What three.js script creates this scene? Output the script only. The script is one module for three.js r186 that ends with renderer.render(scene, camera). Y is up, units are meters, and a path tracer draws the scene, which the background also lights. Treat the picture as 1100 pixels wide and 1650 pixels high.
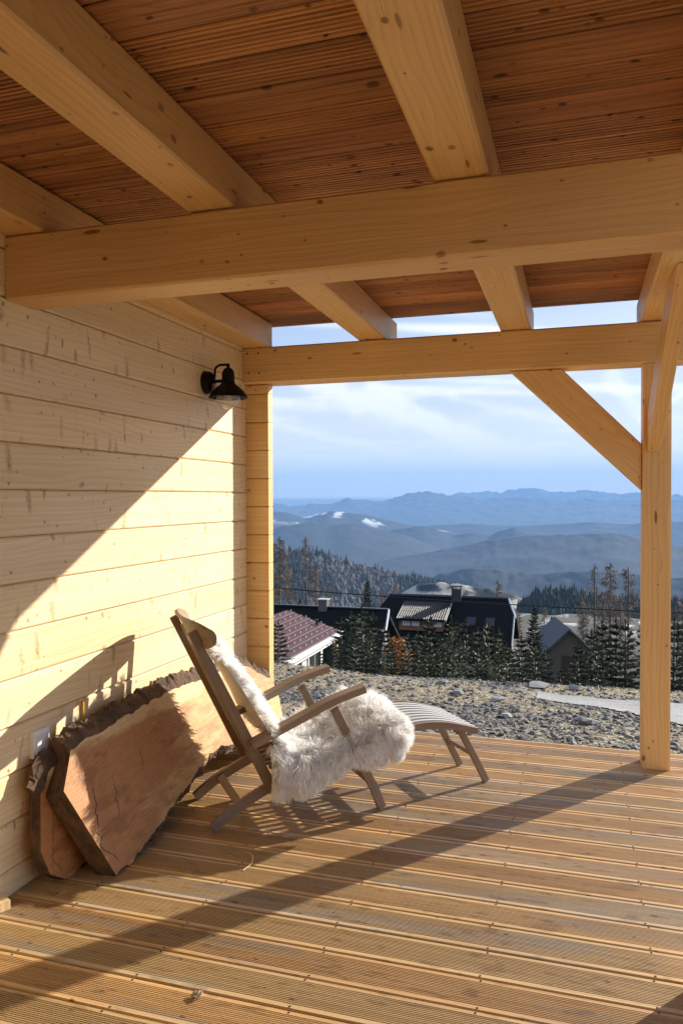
import * as THREE from 'three';
import { mergeGeometries } from 'three/addons/utils/BufferGeometryUtils.js';

// ------------------------------------------------------------------ camera, sky, sun, exposure
const scene = new THREE.Scene();
const camera = new THREE.PerspectiveCamera(67.66, 682 / 1024, 0.05, 120000);
camera.position.set(0, 1.45, 0);
camera.rotation.set(-0.01795, 0.30145, -0.00356, 'YXZ');
const renderer = new THREE.WebGLRenderer({ antialias: true });
renderer.toneMapping = THREE.LinearToneMapping;
renderer.toneMappingExposure = 2.0;
renderer.shadowMap.enabled = true;
const SUN = new THREE.Vector3(1, 0.693, -1.29).normalize();
const sun = new THREE.DirectionalLight(new THREE.Color(1.0, 0.93, 0.82), 5.0);
sun.target.position.set(0, 0, -4);
sun.position.copy(SUN).multiplyScalar(60).add(sun.target.position);
sun.castShadow = true;
sun.shadow.mapSize.set(4096, 4096);
Object.assign(sun.shadow.camera, { left: -30, right: 30, top: 30, bottom: -30, near: 1, far: 160 });
scene.add(sun, sun.target);

// ------------------------------------------------------------------ random numbers and noise
function rng(seed) { let a = seed >>> 0; return () => { a = (a + 0x6D2B79F5) | 0; let t = Math.imul(a ^ (a >>> 15), 1 | a); t = (t + Math.imul(t ^ (t >>> 7), 61 | t)) ^ t; return ((t ^ (t >>> 14)) >>> 0) / 4294967296; }; }
const HT = new Float32Array(65536); { const r = rng(7); for (let i = 0; i < 65536; i++) HT[i] = r(); }
const hsh = (x, y, s) => HT[(Math.imul(x, 7919) + Math.imul(y, 104729) + Math.imul(s, 31337)) & 65535];
const mod = (a, n) => ((a % n) + n) % n;
const sm = t => t * t * (3 - 2 * t);
const clamp = (x, a = 0, b = 1) => Math.min(b, Math.max(a, x));
const lerp = (a, b, t) => a + (b - a) * t;
const step = (a, b, x) => sm(clamp((x - a) / (b - a)));
function pn(x, y, nx, ny, s = 0) {            // value noise, periodic nx by ny cells
  const x0 = Math.floor(x), y0 = Math.floor(y), fx = sm(x - x0), fy = sm(y - y0);
  const a = mod(x0, nx), b = mod(x0 + 1, nx), c = mod(y0, ny), d = mod(y0 + 1, ny);
  return lerp(lerp(hsh(a, c, s), hsh(b, c, s), fx), lerp(hsh(a, d, s), hsh(b, d, s), fx), fy);
}
function pf(u, v, nx, ny, oct, s = 0) { let t = 0, k = 0.5, w = 0; for (let i = 0; i < oct; i++) { t += k * pn(u * nx, v * ny, nx, ny, s + i); w += k; k *= 0.5; nx *= 2; ny *= 2; } return t / w; }
const n2 = (x, y, s = 0) => pn(x, y, 4096, 4096, s);
function fb(x, y, oct, s = 0) { let t = 0, k = 0.5, w = 0; for (let i = 0; i < oct; i++) { t += k * n2(x, y, s + i); w += k; k *= 0.5; x *= 2.03; y *= 2.03; } return t / w; }

// ------------------------------------------------------------------ sky: thin blue air with streaks of cirrus
{
  const W = 2048, H = 1024, data = new Float32Array(W * H * 4), R2 = Math.PI / 180;
  // aircraft trails and cirrus bands: bearing, elevation (degrees) at both ends, half width, strength
  const trails = [[-19.5, 8.6, -3, 2.6, 0.75, 0.5], [-15.5, 9, -6, 3.2, 0.35, 0.4], [-24, 6, -12.5, 3.2, 0.28, 0.3], [-24, 6.9, -13, 6.6, 0.4, 0.28], [2, 8.5, 6, 3.5, 0.5, 0.3], [-9, 7.4, 1, 4.9, 0.35, 0.25], [4, 5.3, 9, 8.5, 0.2, 0.5], [-40, 14, -5, 16, 0.9, 0.3], [10, 12, 40, 5, 0.8, 0.3]];
  for (let j = 0; j < H; j++) {
    const el = ((j + 0.5) / H - 0.5) * Math.PI, y = Math.sin(el), ce = Math.cos(el), eD = el / R2;
    for (let i = 0; i < W; i++) {
      const az = ((i + 0.5) / W - 0.5) * 2 * Math.PI, x = ce * Math.cos(az), z = ce * Math.sin(az);
      const e = Math.max(eD, 0), k = 1 - Math.exp(-e / 13), k2 = 1 - Math.exp(-e / 42);
      let r = lerp(0.62, 0.165, k), g = lerp(0.60, 0.285, k), b = lerp(0.57, 0.46, k);
      r = lerp(r, 0.055, k2); g = lerp(g, 0.13, k2); b = lerp(b, 0.33, k2);
      const c = x * SUN.x + y * SUN.y + z * SUN.z, glow = Math.pow(Math.max(0, c), 6) * 0.34 + Math.pow(Math.max(0, c), 40) * 0.5;
      const bearing = Math.atan2(x, -z) / R2;
      let cl = 0;
      if (e > 0) {
        const q = 1 / (y + 0.06), px = x * q, pz = z * q;
        const a = fb(px * 0.7 + 40 + fb(px * 0.7 + 9, pz * 0.7 + 3, 3, 5) * 1.6, pz * 3.4 + 60 + px * 1.3, 5, 11);
        cl = step(0.50, 0.72, a) * 0.75;
        cl += step(0.45, 0.75, fb(px * 0.35 + 20, pz * 0.8 + 30, 4, 17)) * 0.25;
        cl = cl * step(0, 5, e) + 0.75 * (1 - step(1.0, 7.5, e));
        for (const [b1, e1, b2, e2, w, s] of trails) {
          const dx = b2 - b1, dy = e2 - e1, L = dx * dx + dy * dy, t = clamp(((bearing - b1) * dx + (e - e1) * dy) / L);
          const wob = (fb(bearing * 0.8 + 50, e * 0.8 + 50, 3, 3) - 0.5) * w * 1.6;
          const d = Math.hypot(bearing - b1 - dx * t, e - e1 - dy * t) + wob;
          cl += 1.7 * s * Math.exp(-(d * d) / (w * w)) * (0.55 + 0.7 * fb(bearing * 1.7 + 9, e * 1.9 + 4, 3, 8));
        }
        cl = clamp(cl, 0, 0.9);
      }
      const cw = 0.62 + glow * 0.9;
      r = lerp(r + glow, cw, cl); g = lerp(g + glow * 0.95, cw * 1.0, cl); b = lerp(b + glow * 0.85, cw * 1.02, cl);
      if (eD < 0) { const m = step(2, 9, -eD); r = lerp(r, 0.10, m); g = lerp(g, 0.11, m); b = lerp(b, 0.12, m); }
      const o = (j * W + i) * 4; data[o] = r; data[o + 1] = g; data[o + 2] = b; data[o + 3] = 1;
    }
  }
  const t = new THREE.DataTexture(data, W, H, THREE.RGBAFormat, THREE.FloatType);
  t.mapping = THREE.EquirectangularReflectionMapping; t.magFilter = t.minFilter = THREE.LinearFilter; t.needsUpdate = true;
  scene.background = t; scene.environment = t;
}
scene.fog = new THREE.FogExp2(new THREE.Color(0.31, 0.57, 1.0), 7.6e-5);

// ------------------------------------------------------------------ helpers for objects
const names = {};
function numbered(n) { const k = names[n] = (names[n] ?? -1) + 1; return k ? `${n}_${String(k).padStart(3, '0')}` : n; }
function tag(o, label, category, group, kind) { o.userData.label = label; if (category) o.userData.category = category; if (group) o.userData.group = group; if (kind) o.userData.kind = kind; return o; }
function mesh(name, geo, mat, parent = scene) {
  const m = new THREE.Mesh(Array.isArray(geo) ? join(geo) : geo, mat); m.castShadow = m.receiveShadow = true;
  m.name = parent === scene ? numbered(name) : name; parent.add(m); return m;
}
function group(name, pos = [0, 0, 0], turn = 0) { const g = new THREE.Group(); g.name = numbered(name); g.position.set(...pos); g.rotation.y = turn; scene.add(g); return g; }
function struct(o, label) { o.userData.kind = 'structure'; if (label) o.userData.label = label; return o; }
function join(list) {
  list = list.map(g => { const q = g.index ? g.toNonIndexed() : g.clone(); for (const k of Object.keys(q.attributes)) if (!['position', 'normal', 'uv'].includes(k)) q.deleteAttribute(k); return q; });
  return list.length === 1 ? list[0] : mergeGeometries(list, false);
}
const V = (x, y, z) => new THREE.Vector3(x, y, z);
const polar = (bearing, dist, y = 0) => V(Math.sin(bearing * Math.PI / 180) * dist, y, -Math.cos(bearing * Math.PI / 180) * dist);
// a prism along local x: profile in (p to the right, q up) seen from +x, uv in metres of the given texture size
function prism(prof, L, o = {}) {
  const { tu = 2, tv = 0.5, ou = 0, ov = 0, x0 = 0 } = o, pos = [], nor = [], uv = [], n = prof.length;
  let per = 0;
  for (let i = 0; i < n; i++) {
    const [p1, q1] = prof[i], [p2, q2] = prof[(i + 1) % n], l = Math.hypot(p2 - p1, q2 - q1);
    if (l < 1e-7) continue;
    const nq = -(p2 - p1) / l, np = (q2 - q1) / l;
    const A = [x0, q1, -p1], B = [x0, q2, -p2], Cc = [x0 + L, q2, -p2], D = [x0 + L, q1, -p1];
    for (const [P, a, b] of [[A, 0, 0], [Cc, L, l], [D, L, 0], [A, 0, 0], [B, 0, l], [Cc, L, l]]) { pos.push(...P); nor.push(0, nq, -np); uv.push((a + ou) / tu, (per + b + ov) / tv); }
    per += l;
  }
  const tri = THREE.ShapeUtils.triangulateShape(prof.map(p => new THREE.Vector2(p[0], p[1])), []);
  for (const [a, b, c] of tri) for (const [x, s, ord] of [[x0 + L, 1, [a, b, c]], [x0, -1, [a, c, b]]])
    for (const k of ord) { pos.push(x, prof[k][1], -prof[k][0]); nor.push(s, 0, 0); uv.push((prof[k][1] * 0.25 + ou) / tu, (prof[k][0] + ov) / tv); }
  const g = new THREE.BufferGeometry();
  g.setAttribute('position', new THREE.Float32BufferAttribute(pos, 3)); g.setAttribute('normal', new THREE.Float32BufferAttribute(nor, 3)); g.setAttribute('uv', new THREE.Float32BufferAttribute(uv, 2));
  return g;
}
function chamfered(w, h, c) { const a = w / 2, b = h / 2; return [[-a + c, -b], [a - c, -b], [a, -b + c], [a, b - c], [a - c, b], [-a + c, b], [-a, b - c], [-a, -b + c]]; }
// timber from point a to point b, w wide, h high, chamfered long edges
function timber(a, b, w, h, c, o) {
  const d = b.clone().sub(a), L = d.length(); d.normalize();
  let up = Math.abs(d.y) > 0.95 ? V(0, 0, 1) : V(0, 1, 0);
  const side = new THREE.Vector3().crossVectors(d, up).normalize(); up = new THREE.Vector3().crossVectors(side, d);
  const g = prism(chamfered(w, h, c), L, o);           // local x=d, y=up, z=side (p = -z)
  return g.applyMatrix4(new THREE.Matrix4().makeBasis(d, up, side).setPosition(a));
}
function boxg(x0, x1, y0, y1, z0, z1) { const g = new THREE.BoxGeometry(x1 - x0, y1 - y0, z1 - z0); g.translate((x0 + x1) / 2, (y0 + y1) / 2, (z0 + z1) / 2); return g; }
function cyl(a, b, r1, r2 = r1, seg = 10) { const d = b.clone().sub(a), g = new THREE.CylinderGeometry(r2, r1, d.length(), seg); g.translate(0, d.length() / 2, 0); g.applyQuaternion(new THREE.Quaternion().setFromUnitVectors(V(0, 1, 0), d.clone().normalize())); return g.translate(a.x, a.y, a.z); }
function triGeo(pos, col, uv) {
  const g = new THREE.BufferGeometry(); g.setAttribute('position', new THREE.Float32BufferAttribute(pos, 3));
  if (col) g.setAttribute('color', new THREE.Float32BufferAttribute(col, 3));
  if (uv) g.setAttribute('uv', new THREE.Float32BufferAttribute(uv, 2));
  g.computeVertexNormals(); return g;
}

// ------------------------------------------------------------------ wood and other materials
const toS = c => c <= 0.0031308 ? 12.92 * c : 1.055 * Math.pow(c, 1 / 2.4) - 0.055;
function texture(W, H, f, srgb, rep) {
  const d = new Uint8Array(W * H * 4), c = [0, 0, 0];
  for (let j = 0; j < H; j++) for (let i = 0; i < W; i++) {
    f((i + 0.5) / W, (j + 0.5) / H, c, i, j); const o = (j * W + i) * 4;
    for (let k = 0; k < 3; k++) d[o + k] = 255 * clamp(srgb ? toS(c[k]) : c[k]); d[o + 3] = 255;
  }
  const t = new THREE.DataTexture(d, W, H); t.wrapS = t.wrapT = THREE.RepeatWrapping; t.magFilter = THREE.LinearFilter; t.minFilter = THREE.LinearMipmapLinearFilter; t.generateMipmaps = true;
  if (srgb) t.colorSpace = THREE.SRGBColorSpace; if (rep) t.repeat.set(...rep); t.needsUpdate = true; return t;
}
/* wood of TU by TV metres: base and late-wood colours, rings per metre, knots [count, min, max radius, stretch along, stretch across] */
function wood(p) {
  const W = p.W ?? 1024, H = p.H ?? 512, R = rng(p.seed), disp = new Float32Array(W * H), kn = new Float32Array(W * H), halo = new Float32Array(W * H);
  for (const [count, r0, r1, sx, sy] of p.knots ?? []) for (let k = 0; k < count; k++) {
    const cu = R() * W, cv = R() * H, rad = lerp(r0, r1, R() * R()), tilt = (R() - 0.5) * 0.5;
    const rx = rad * sx * W / p.TU, ry = rad * sy * H / p.TV, ext = 6, dark = 0.55 + 0.45 * R();
    for (let dj = -Math.ceil(ry * ext); dj <= ry * ext; dj++) for (let di = -Math.ceil(rx * ext); di <= rx * ext; di++) {
      const X = (di + tilt * dj * (rx / ry)) / rx, Y = dj / ry, q = Math.hypot(X, Y); if (q > ext) continue;
      const o = mod(Math.round(cv) + dj, H) * W + mod(Math.round(cu) + di, W);
      kn[o] = Math.max(kn[o], dark * (1 - step(0.75, 1.15 + 0.3 * n2(X * 2 + 9, Y * 2 + k), q)));
      halo[o] = Math.max(halo[o], dark * Math.exp(-q * 0.9));
      disp[o] += Math.sign(Y || 1) * ry / H * p.TV * 0.9 * Math.exp(-q * q * 0.28) * Math.min(1, Math.abs(Y));
    }
  }
  for (let k = 0; k < (p.smudge ?? 0); k++) {          // faint olive brown branch traces across the grain
    const cu = R() * W, cv = R() * H, rx = (0.005 + 0.014 * R()) * W / p.TU, ry = (0.012 + 0.05 * R()) * H / p.TV, tl = (R() - 0.5) * 0.5, s = 0.35 + 0.6 * R();
    for (let dj = -Math.ceil(ry * 2); dj <= ry * 2; dj++) for (let di = -Math.ceil(rx * 2 + ry); di <= rx * 2 + ry; di++) { const q = Math.hypot((di + tl * dj) / rx, dj / ry), o = mod(Math.round(cv) + dj, H) * W + mod(Math.round(cu) + di, W); kn[o] = Math.max(kn[o], s * (0.55 + 0.9 * (n2(di * 0.3 + k * 9, dj * 0.12 + 40, 3) - 0.5)) * (1 - step(0.3, 1.6, q))); }
  }
  for (let k = 0; k < (p.seams ?? 0); k++) { const cu = Math.floor(R() * W), cv = Math.floor(R() * H), l = Math.round((0.05 + 0.05 * R()) * H / p.TV); for (let dj = 0; dj < l; dj++) { const o = mod(cv + dj, H) * W + cu; kn[o] = Math.max(kn[o], 0.6); } }
  for (let k = 0; k < (p.checks ?? 0); k++) {            // fine drying cracks along the grain
    const cu = R() * W, cv = R() * H, l = (0.03 + 0.16 * R() * R()) * W / p.TU, s = 0.35 + 0.5 * R(), dr = (R() - 0.5) * 0.03; for (let di = 0; di < l; di++) { const o = mod(Math.round(cv + di * dr + (n2(di * 0.06 + k * 13, 7, 2) - 0.5) * 3), H) * W + mod(Math.round(cu + di), W); kn[o] = Math.max(kn[o], s * Math.sin(Math.PI * di / l)); }
  }
  const bump = new Float32Array(W * H);
  const map = texture(W, H, (u, v, c, i, j) => {
    const o = j * W + i, warp = (pf(u, v, 3, 4, 3, p.seed) - 0.5) * p.warp + disp[o];
    const x = (v * p.TV + warp) * p.rings + 1.6 * pf(u, v, 2, 6, 2, p.seed + 9), fr = x - Math.floor(x);
    const late = Math.pow(fr, 2.2) * (1 - step(0.9, 1, fr));
    const fib = pf(u, v, 12, Math.round(p.TV * 500), 2, p.seed + 3), blot = pf(u, v, 4, 5, 4, p.seed + 5), str = pf(u, v, 3, Math.round(p.TV * 90), 3, p.seed + 21);
    let t = late * p.ringAmt + (fib - 0.5) * p.fibre + (str - 0.5) * (p.streak ?? 0.3) + (blot - 0.5) * p.blot + 0.25;
    t = clamp(t + halo[o] * 0.35, 0, 1.2);
    for (let k = 0; k < 3; k++) { c[k] = lerp(p.A[k], p.B[k], t); c[k] = lerp(c[k], p.K[k], kn[o] * 0.9); }
    if (p.grey) { const g = step(0.48, 0.72, pf(u, v, 5, 6, 5, p.seed + 31)) * p.grey, L = (c[0] + c[1] + c[2]) / 3; for (let k = 0; k < 3; k++) c[k] = lerp(c[k], L * [1.02, 0.98, 0.9][k], g); }
    if (p.dirt) { const g = step(0.62, 0.8, pf(u, v, 40, 20, 3, p.seed + 41)) * p.dirt; for (let k = 0; k < 3; k++) c[k] *= 1 - g * [0.4, 0.45, 0.5][k]; }
    bump[o] = 0.5 + (fib - 0.5) * 0.7 - late * 0.25 - kn[o] * 0.2;
  }, true);
  const bm = texture(W, H, (u, v, c, i, j) => { c[0] = c[1] = c[2] = bump[j * W + i]; });
  return tints => tints.map(t => new THREE.MeshStandardMaterial({ color: new THREE.Color().setRGB(...t), map, bumpMap: bm, bumpScale: p.bump ?? 0.001, roughness: p.rough ?? 0.62 }));
}
const PINE = { TU: 3, TV: 0.7 };
const pineWall = wood({ ...PINE, W: 2048, H: 512, seed: 11, A: [0.89, 0.735, 0.46], B: [0.65, 0.445, 0.20], K: [0.25, 0.145, 0.05], rings: 42, ringAmt: 0.36, fibre: 0.25, blot: 0.5, streak: 0.35, warp: 0.12, knots: [[70, 0.002, 0.006, 1.2, 1.3], [46, 0.004, 0.009, 1.0, 1.15], [6, 0.005, 0.009, 0.9, 3.5]], smudge: 55, seams: 22, checks: 20, rough: 0.58 })([[1, 1, 1], [0.95, 0.94, 0.90], [1.03, 1.0, 0.95], [0.98, 0.95, 0.97]]);
const beamTints = wood({ ...PINE, W: 2048, H: 512, seed: 23, A: [0.77, 0.51, 0.225], B: [0.53, 0.285, 0.092], K: [0.17, 0.068, 0.02], rings: 44, ringAmt: 0.34, fibre: 0.22, blot: 0.5, streak: 0.45, warp: 0.2, checks: 40, knots: [[46, 0.003, 0.008, 1.3, 0.9], [14, 0.007, 0.013, 1.4, 1.0], [8, 0.005, 0.009, 4.0, 0.8]], rough: 0.5 })([[1, 1, 1], [1.03, 1.0, 0.95], [0.95, 0.93, 0.9]]);
const deckTints = wood({ TU: 3, TV: 0.6, W: 2048, H: 512, seed: 37, A: [0.355, 0.228, 0.100], B: [0.212, 0.122, 0.048], K: [0.07, 0.035, 0.018], rings: 60, ringAmt: 0.3, fibre: 0.45, blot: 0.75, streak: 0.4, warp: 0.10, knots: [[30, 0.004, 0.009, 1.5, 1.0]], grey: 0.5, dirt: 0.7, checks: 60, rough: 0.55 })([[1, 1, 1], [0.88, 0.88, 0.86], [1.12, 1.07, 1.0], [0.96, 1.0, 1.04], [0.92, 0.86, 0.80]]);
const ceilTints = wood({ TU: 3, TV: 0.6, W: 2048, H: 512, seed: 53, A: [0.57, 0.275, 0.102], B: [0.20, 0.074, 0.024], K: [0.05, 0.016, 0.008], rings: 60, ringAmt: 0.4, fibre: 0.5, blot: 1.0, streak: 0.8, warp: 0.16, checks: 50, knots: [[60, 0.004, 0.009, 1.6, 1.0], [22, 0.008, 0.014, 1.4, 1.0]], rough: 0.62 })([[1, 1, 1], [0.82, 0.80, 0.80], [1.15, 1.15, 1.1], [0.9, 0.78, 0.72], [1.05, 1.1, 1.15]]);
const teakTints = wood({ TU: 1, TV: 0.25, W: 1024, H: 256, seed: 71, A: [0.28, 0.195, 0.128], B: [0.165, 0.108, 0.068], K: [0.08, 0.05, 0.03], rings: 150, ringAmt: 0.3, fibre: 0.5, blot: 0.5, streak: 0.5, warp: 0.03, knots: [], grey: 0.45, rough: 0.6 })([[1, 1, 1], [0.9, 0.86, 0.82], [1.06, 1.05, 1.02]]);
const flat = (r, g, b, rough = 0.8, o = {}) => new THREE.MeshStandardMaterial({ color: new THREE.Color().setRGB(r, g, b), roughness: rough, ...o });
const M = {
  black: new THREE.MeshPhysicalMaterial({ color: new THREE.Color().setRGB(0.006, 0.006, 0.007), roughness: 0.45, specularIntensity: 0.4 }), brass: flat(0.45, 0.33, 0.18, 0.35, { metalness: 0.9 }), steel: flat(0.25, 0.23, 0.2, 0.4, { metalness: 0.9 }),
  white: flat(0.78, 0.78, 0.76, 0.45), yellow: flat(0.75, 0.42, 0.03, 0.5), dark: flat(0.02, 0.018, 0.016, 0.8),
  glass: new THREE.MeshPhysicalMaterial({ color: 0xffffff, roughness: 0.03, transmission: 0.86, thickness: 0, ior: 1.5 }),
};
const R0 = rng(2024), pick = a => a[Math.floor(R0() * a.length)];

// ------------------------------------------------------------------ the ground outside
const GP = [[-60, -0.15], [4.65, -0.15], [8.7, -0.62], [10, -1.02], [34, -9.0], [62, -11.4], [320, -46], [520, -110], [1200, -330], [2500, -470]];
const gline = d => { for (let i = 1; i < GP.length; i++) if (d <= GP[i][0]) return lerp(GP[i - 1][1], GP[i][1], (d - GP[i - 1][0]) / (GP[i][0] - GP[i - 1][0])); return -470; };
const ground = (x, z) => { const d = -z; return gline(d) + (d > 4.7 ? (n2(x * 0.9 + 80, z * 0.9 + 80, 2) - 0.5) * 0.09 * clamp((d - 4.7) / 0.6) : 0) + (d > 10 ? (fb(x * 0.08 + 50, z * 0.08 + 50, 3, 6) - 0.5) * clamp((d - 10) / 40) * 3 : 0); };
const onRoad = (x, z) => { const d = -z, w = (fb(x * 3 + 40, z * 3 + 40, 3, 12) - 0.5) * 0.45, lo = x < 0.85 ? 6.45 + (0.85 - x) * 0.95 : Math.max(5.2, 6.45 - (x - 0.85) * 0.9); return d > lo + w && d < 8.05 + 0.4 * w; };
{
  const xs = [], ds = []; for (let x = -9; x <= 9.01; x += 0.15) xs.push(x); for (let k = 1; k <= 40; k++) { const e = 9 + 0.15 * (Math.pow(1.17, k) - 1) / 0.17; xs.unshift(-e); xs.push(e); }
  for (let d = -30; d < 3.5; d += 3) ds.push(d); for (let d = 4; d < 12; d += 0.12) ds.push(d); for (let k = 0, d = 12, s = 0.15; d < 2600; k++) { ds.push(d); s *= 1.09; d += s; }
  const nx = xs.length, nd = ds.length, pos = new Float32Array(nx * nd * 3), col = new Float32Array(nx * nd * 3), uv = new Float32Array(nx * nd * 2), idx = [];
  for (let j = 0; j < nd; j++) for (let i = 0; i < nx; i++) {
    const o = j * nx + i, x = xs[i], z = -ds[j], d = ds[j]; pos.set([x, ground(x, z), z], o * 3); uv.set([x / 2, z / 2], o * 2);
    const a = fb(x * 0.7 + 90, z * 0.7 + 90, 4, 1), s = step(0.45, 0.6, fb(x * 0.5 + 30, z * 0.5 + 30, 4, 3));
    let c = [lerp(0.22, 0.32, a), lerp(0.19, 0.275, a), lerp(0.15, 0.21, a)];            // grey stone dust
    c = c.map((q, k) => lerp(q, [0.42, 0.33, 0.19][k], s * 0.8));                        // dry grass
    if (d > 9.5) { const m = fb(x * 0.05 + 7, z * 0.05 + 7, 4, 9), sn = step(0.64, 0.70, fb(x * 0.11 + 17, z * 0.11 + 7, 3, 19)) * step(60, 90, d); c = [lerp(0.03, 0.085, m), lerp(0.028, 0.070, m), lerp(0.02, 0.048, m)].map(q => lerp(q, 0.75, sn)); }
    col.set(c, o * 3);
    if (i && j) idx.push(o - nx - 1, o - nx, o, o - nx - 1, o, o - 1);
  }
  const g = new THREE.BufferGeometry(); g.setAttribute('position', new THREE.BufferAttribute(pos, 3)); g.setAttribute('color', new THREE.BufferAttribute(col, 3)); g.setAttribute('uv', new THREE.BufferAttribute(uv, 2)); g.setIndex(idx); g.computeVertexNormals();
  const map = texture(1024, 1024, (u, v, c) => { const a = pf(u, v, 90, 90, 3, 4), b = pf(u, v, 24, 24, 3, 5), e = step(0.62, 0.75, pf(u, v, 130, 130, 2, 8)); const t = clamp(0.55 + (a - 0.5) * 1.2 + (b - 0.5) * 0.6 + e * 0.35, 0.12, 1); c[0] = t; c[1] = t * 0.99; c[2] = t * 0.97; }, true);
  const bm = texture(512, 512, (u, v, c) => { c[0] = c[1] = c[2] = pf(u, v, 60, 60, 4, 14); });
  struct(mesh('ground', g, new THREE.MeshStandardMaterial({ vertexColors: true, map, bumpMap: bm, bumpScale: 0.03, roughness: 0.95 })));
  // valley floor out to the plain, pale patches painted in place of bright mist
  {
    const nx = 220, nz = 260, P = [], C = [], idx2 = [];
    for (let j = 0; j <= nz; j++) for (let i = 0; i <= nx; i++) {
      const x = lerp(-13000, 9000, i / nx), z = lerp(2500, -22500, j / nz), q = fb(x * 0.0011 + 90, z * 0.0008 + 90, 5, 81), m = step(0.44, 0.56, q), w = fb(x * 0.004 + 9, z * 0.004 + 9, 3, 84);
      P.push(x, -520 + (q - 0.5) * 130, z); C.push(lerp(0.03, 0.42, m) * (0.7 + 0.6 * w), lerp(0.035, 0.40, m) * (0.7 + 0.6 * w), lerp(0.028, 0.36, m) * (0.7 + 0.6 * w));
      if (i && j) { const k = j * (nx + 1) + i; idx2.push(k - nx - 2, k - nx - 1, k, k - nx - 2, k, k - 1); }
    }
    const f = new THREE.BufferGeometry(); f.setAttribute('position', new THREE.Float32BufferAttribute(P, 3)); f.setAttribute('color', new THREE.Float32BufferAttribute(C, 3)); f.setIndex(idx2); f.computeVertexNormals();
    struct(mesh('valley_floor', f, new THREE.MeshStandardMaterial({ vertexColors: true, roughness: 0.95 })), 'far valley floor of fields and woods with pale patches standing in for mist');
  }
  // the drive
  const rp = [], ru = []; const cell = (x, z) => [x, ground(x, z) + 0.012, z];
  for (let x = -0.4; x < 7; x += 0.05) for (let d = 5.0; d < 8; d += 0.05) {
    const q = [[x, d], [x + 0.05, d], [x + 0.05, d + 0.05], [x, d + 0.05]]; if (!onRoad(x + 0.025, -d - 0.025)) continue;
    for (const k of [0, 1, 2, 0, 2, 3]) { rp.push(...cell(q[k][0], -q[k][1])); ru.push(q[k][0] / 2, q[k][1] / 2); }
  }
  const rg = triGeo(rp, null, ru);
  const rm = texture(512, 512, (u, v, c) => { const t = 0.25 + (pf(u, v, 120, 120, 2, 3) - 0.5) * 0.16 + (pf(u, v, 7, 7, 4, 13) - 0.5) * 0.14; c[0] = t; c[1] = t * 0.965; c[2] = t * 0.90; }, true);
  struct(mesh('road', rg, new THREE.MeshStandardMaterial({ map: rm, roughness: 0.9, bumpMap: bm, bumpScale: 0.004 })));
}
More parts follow.
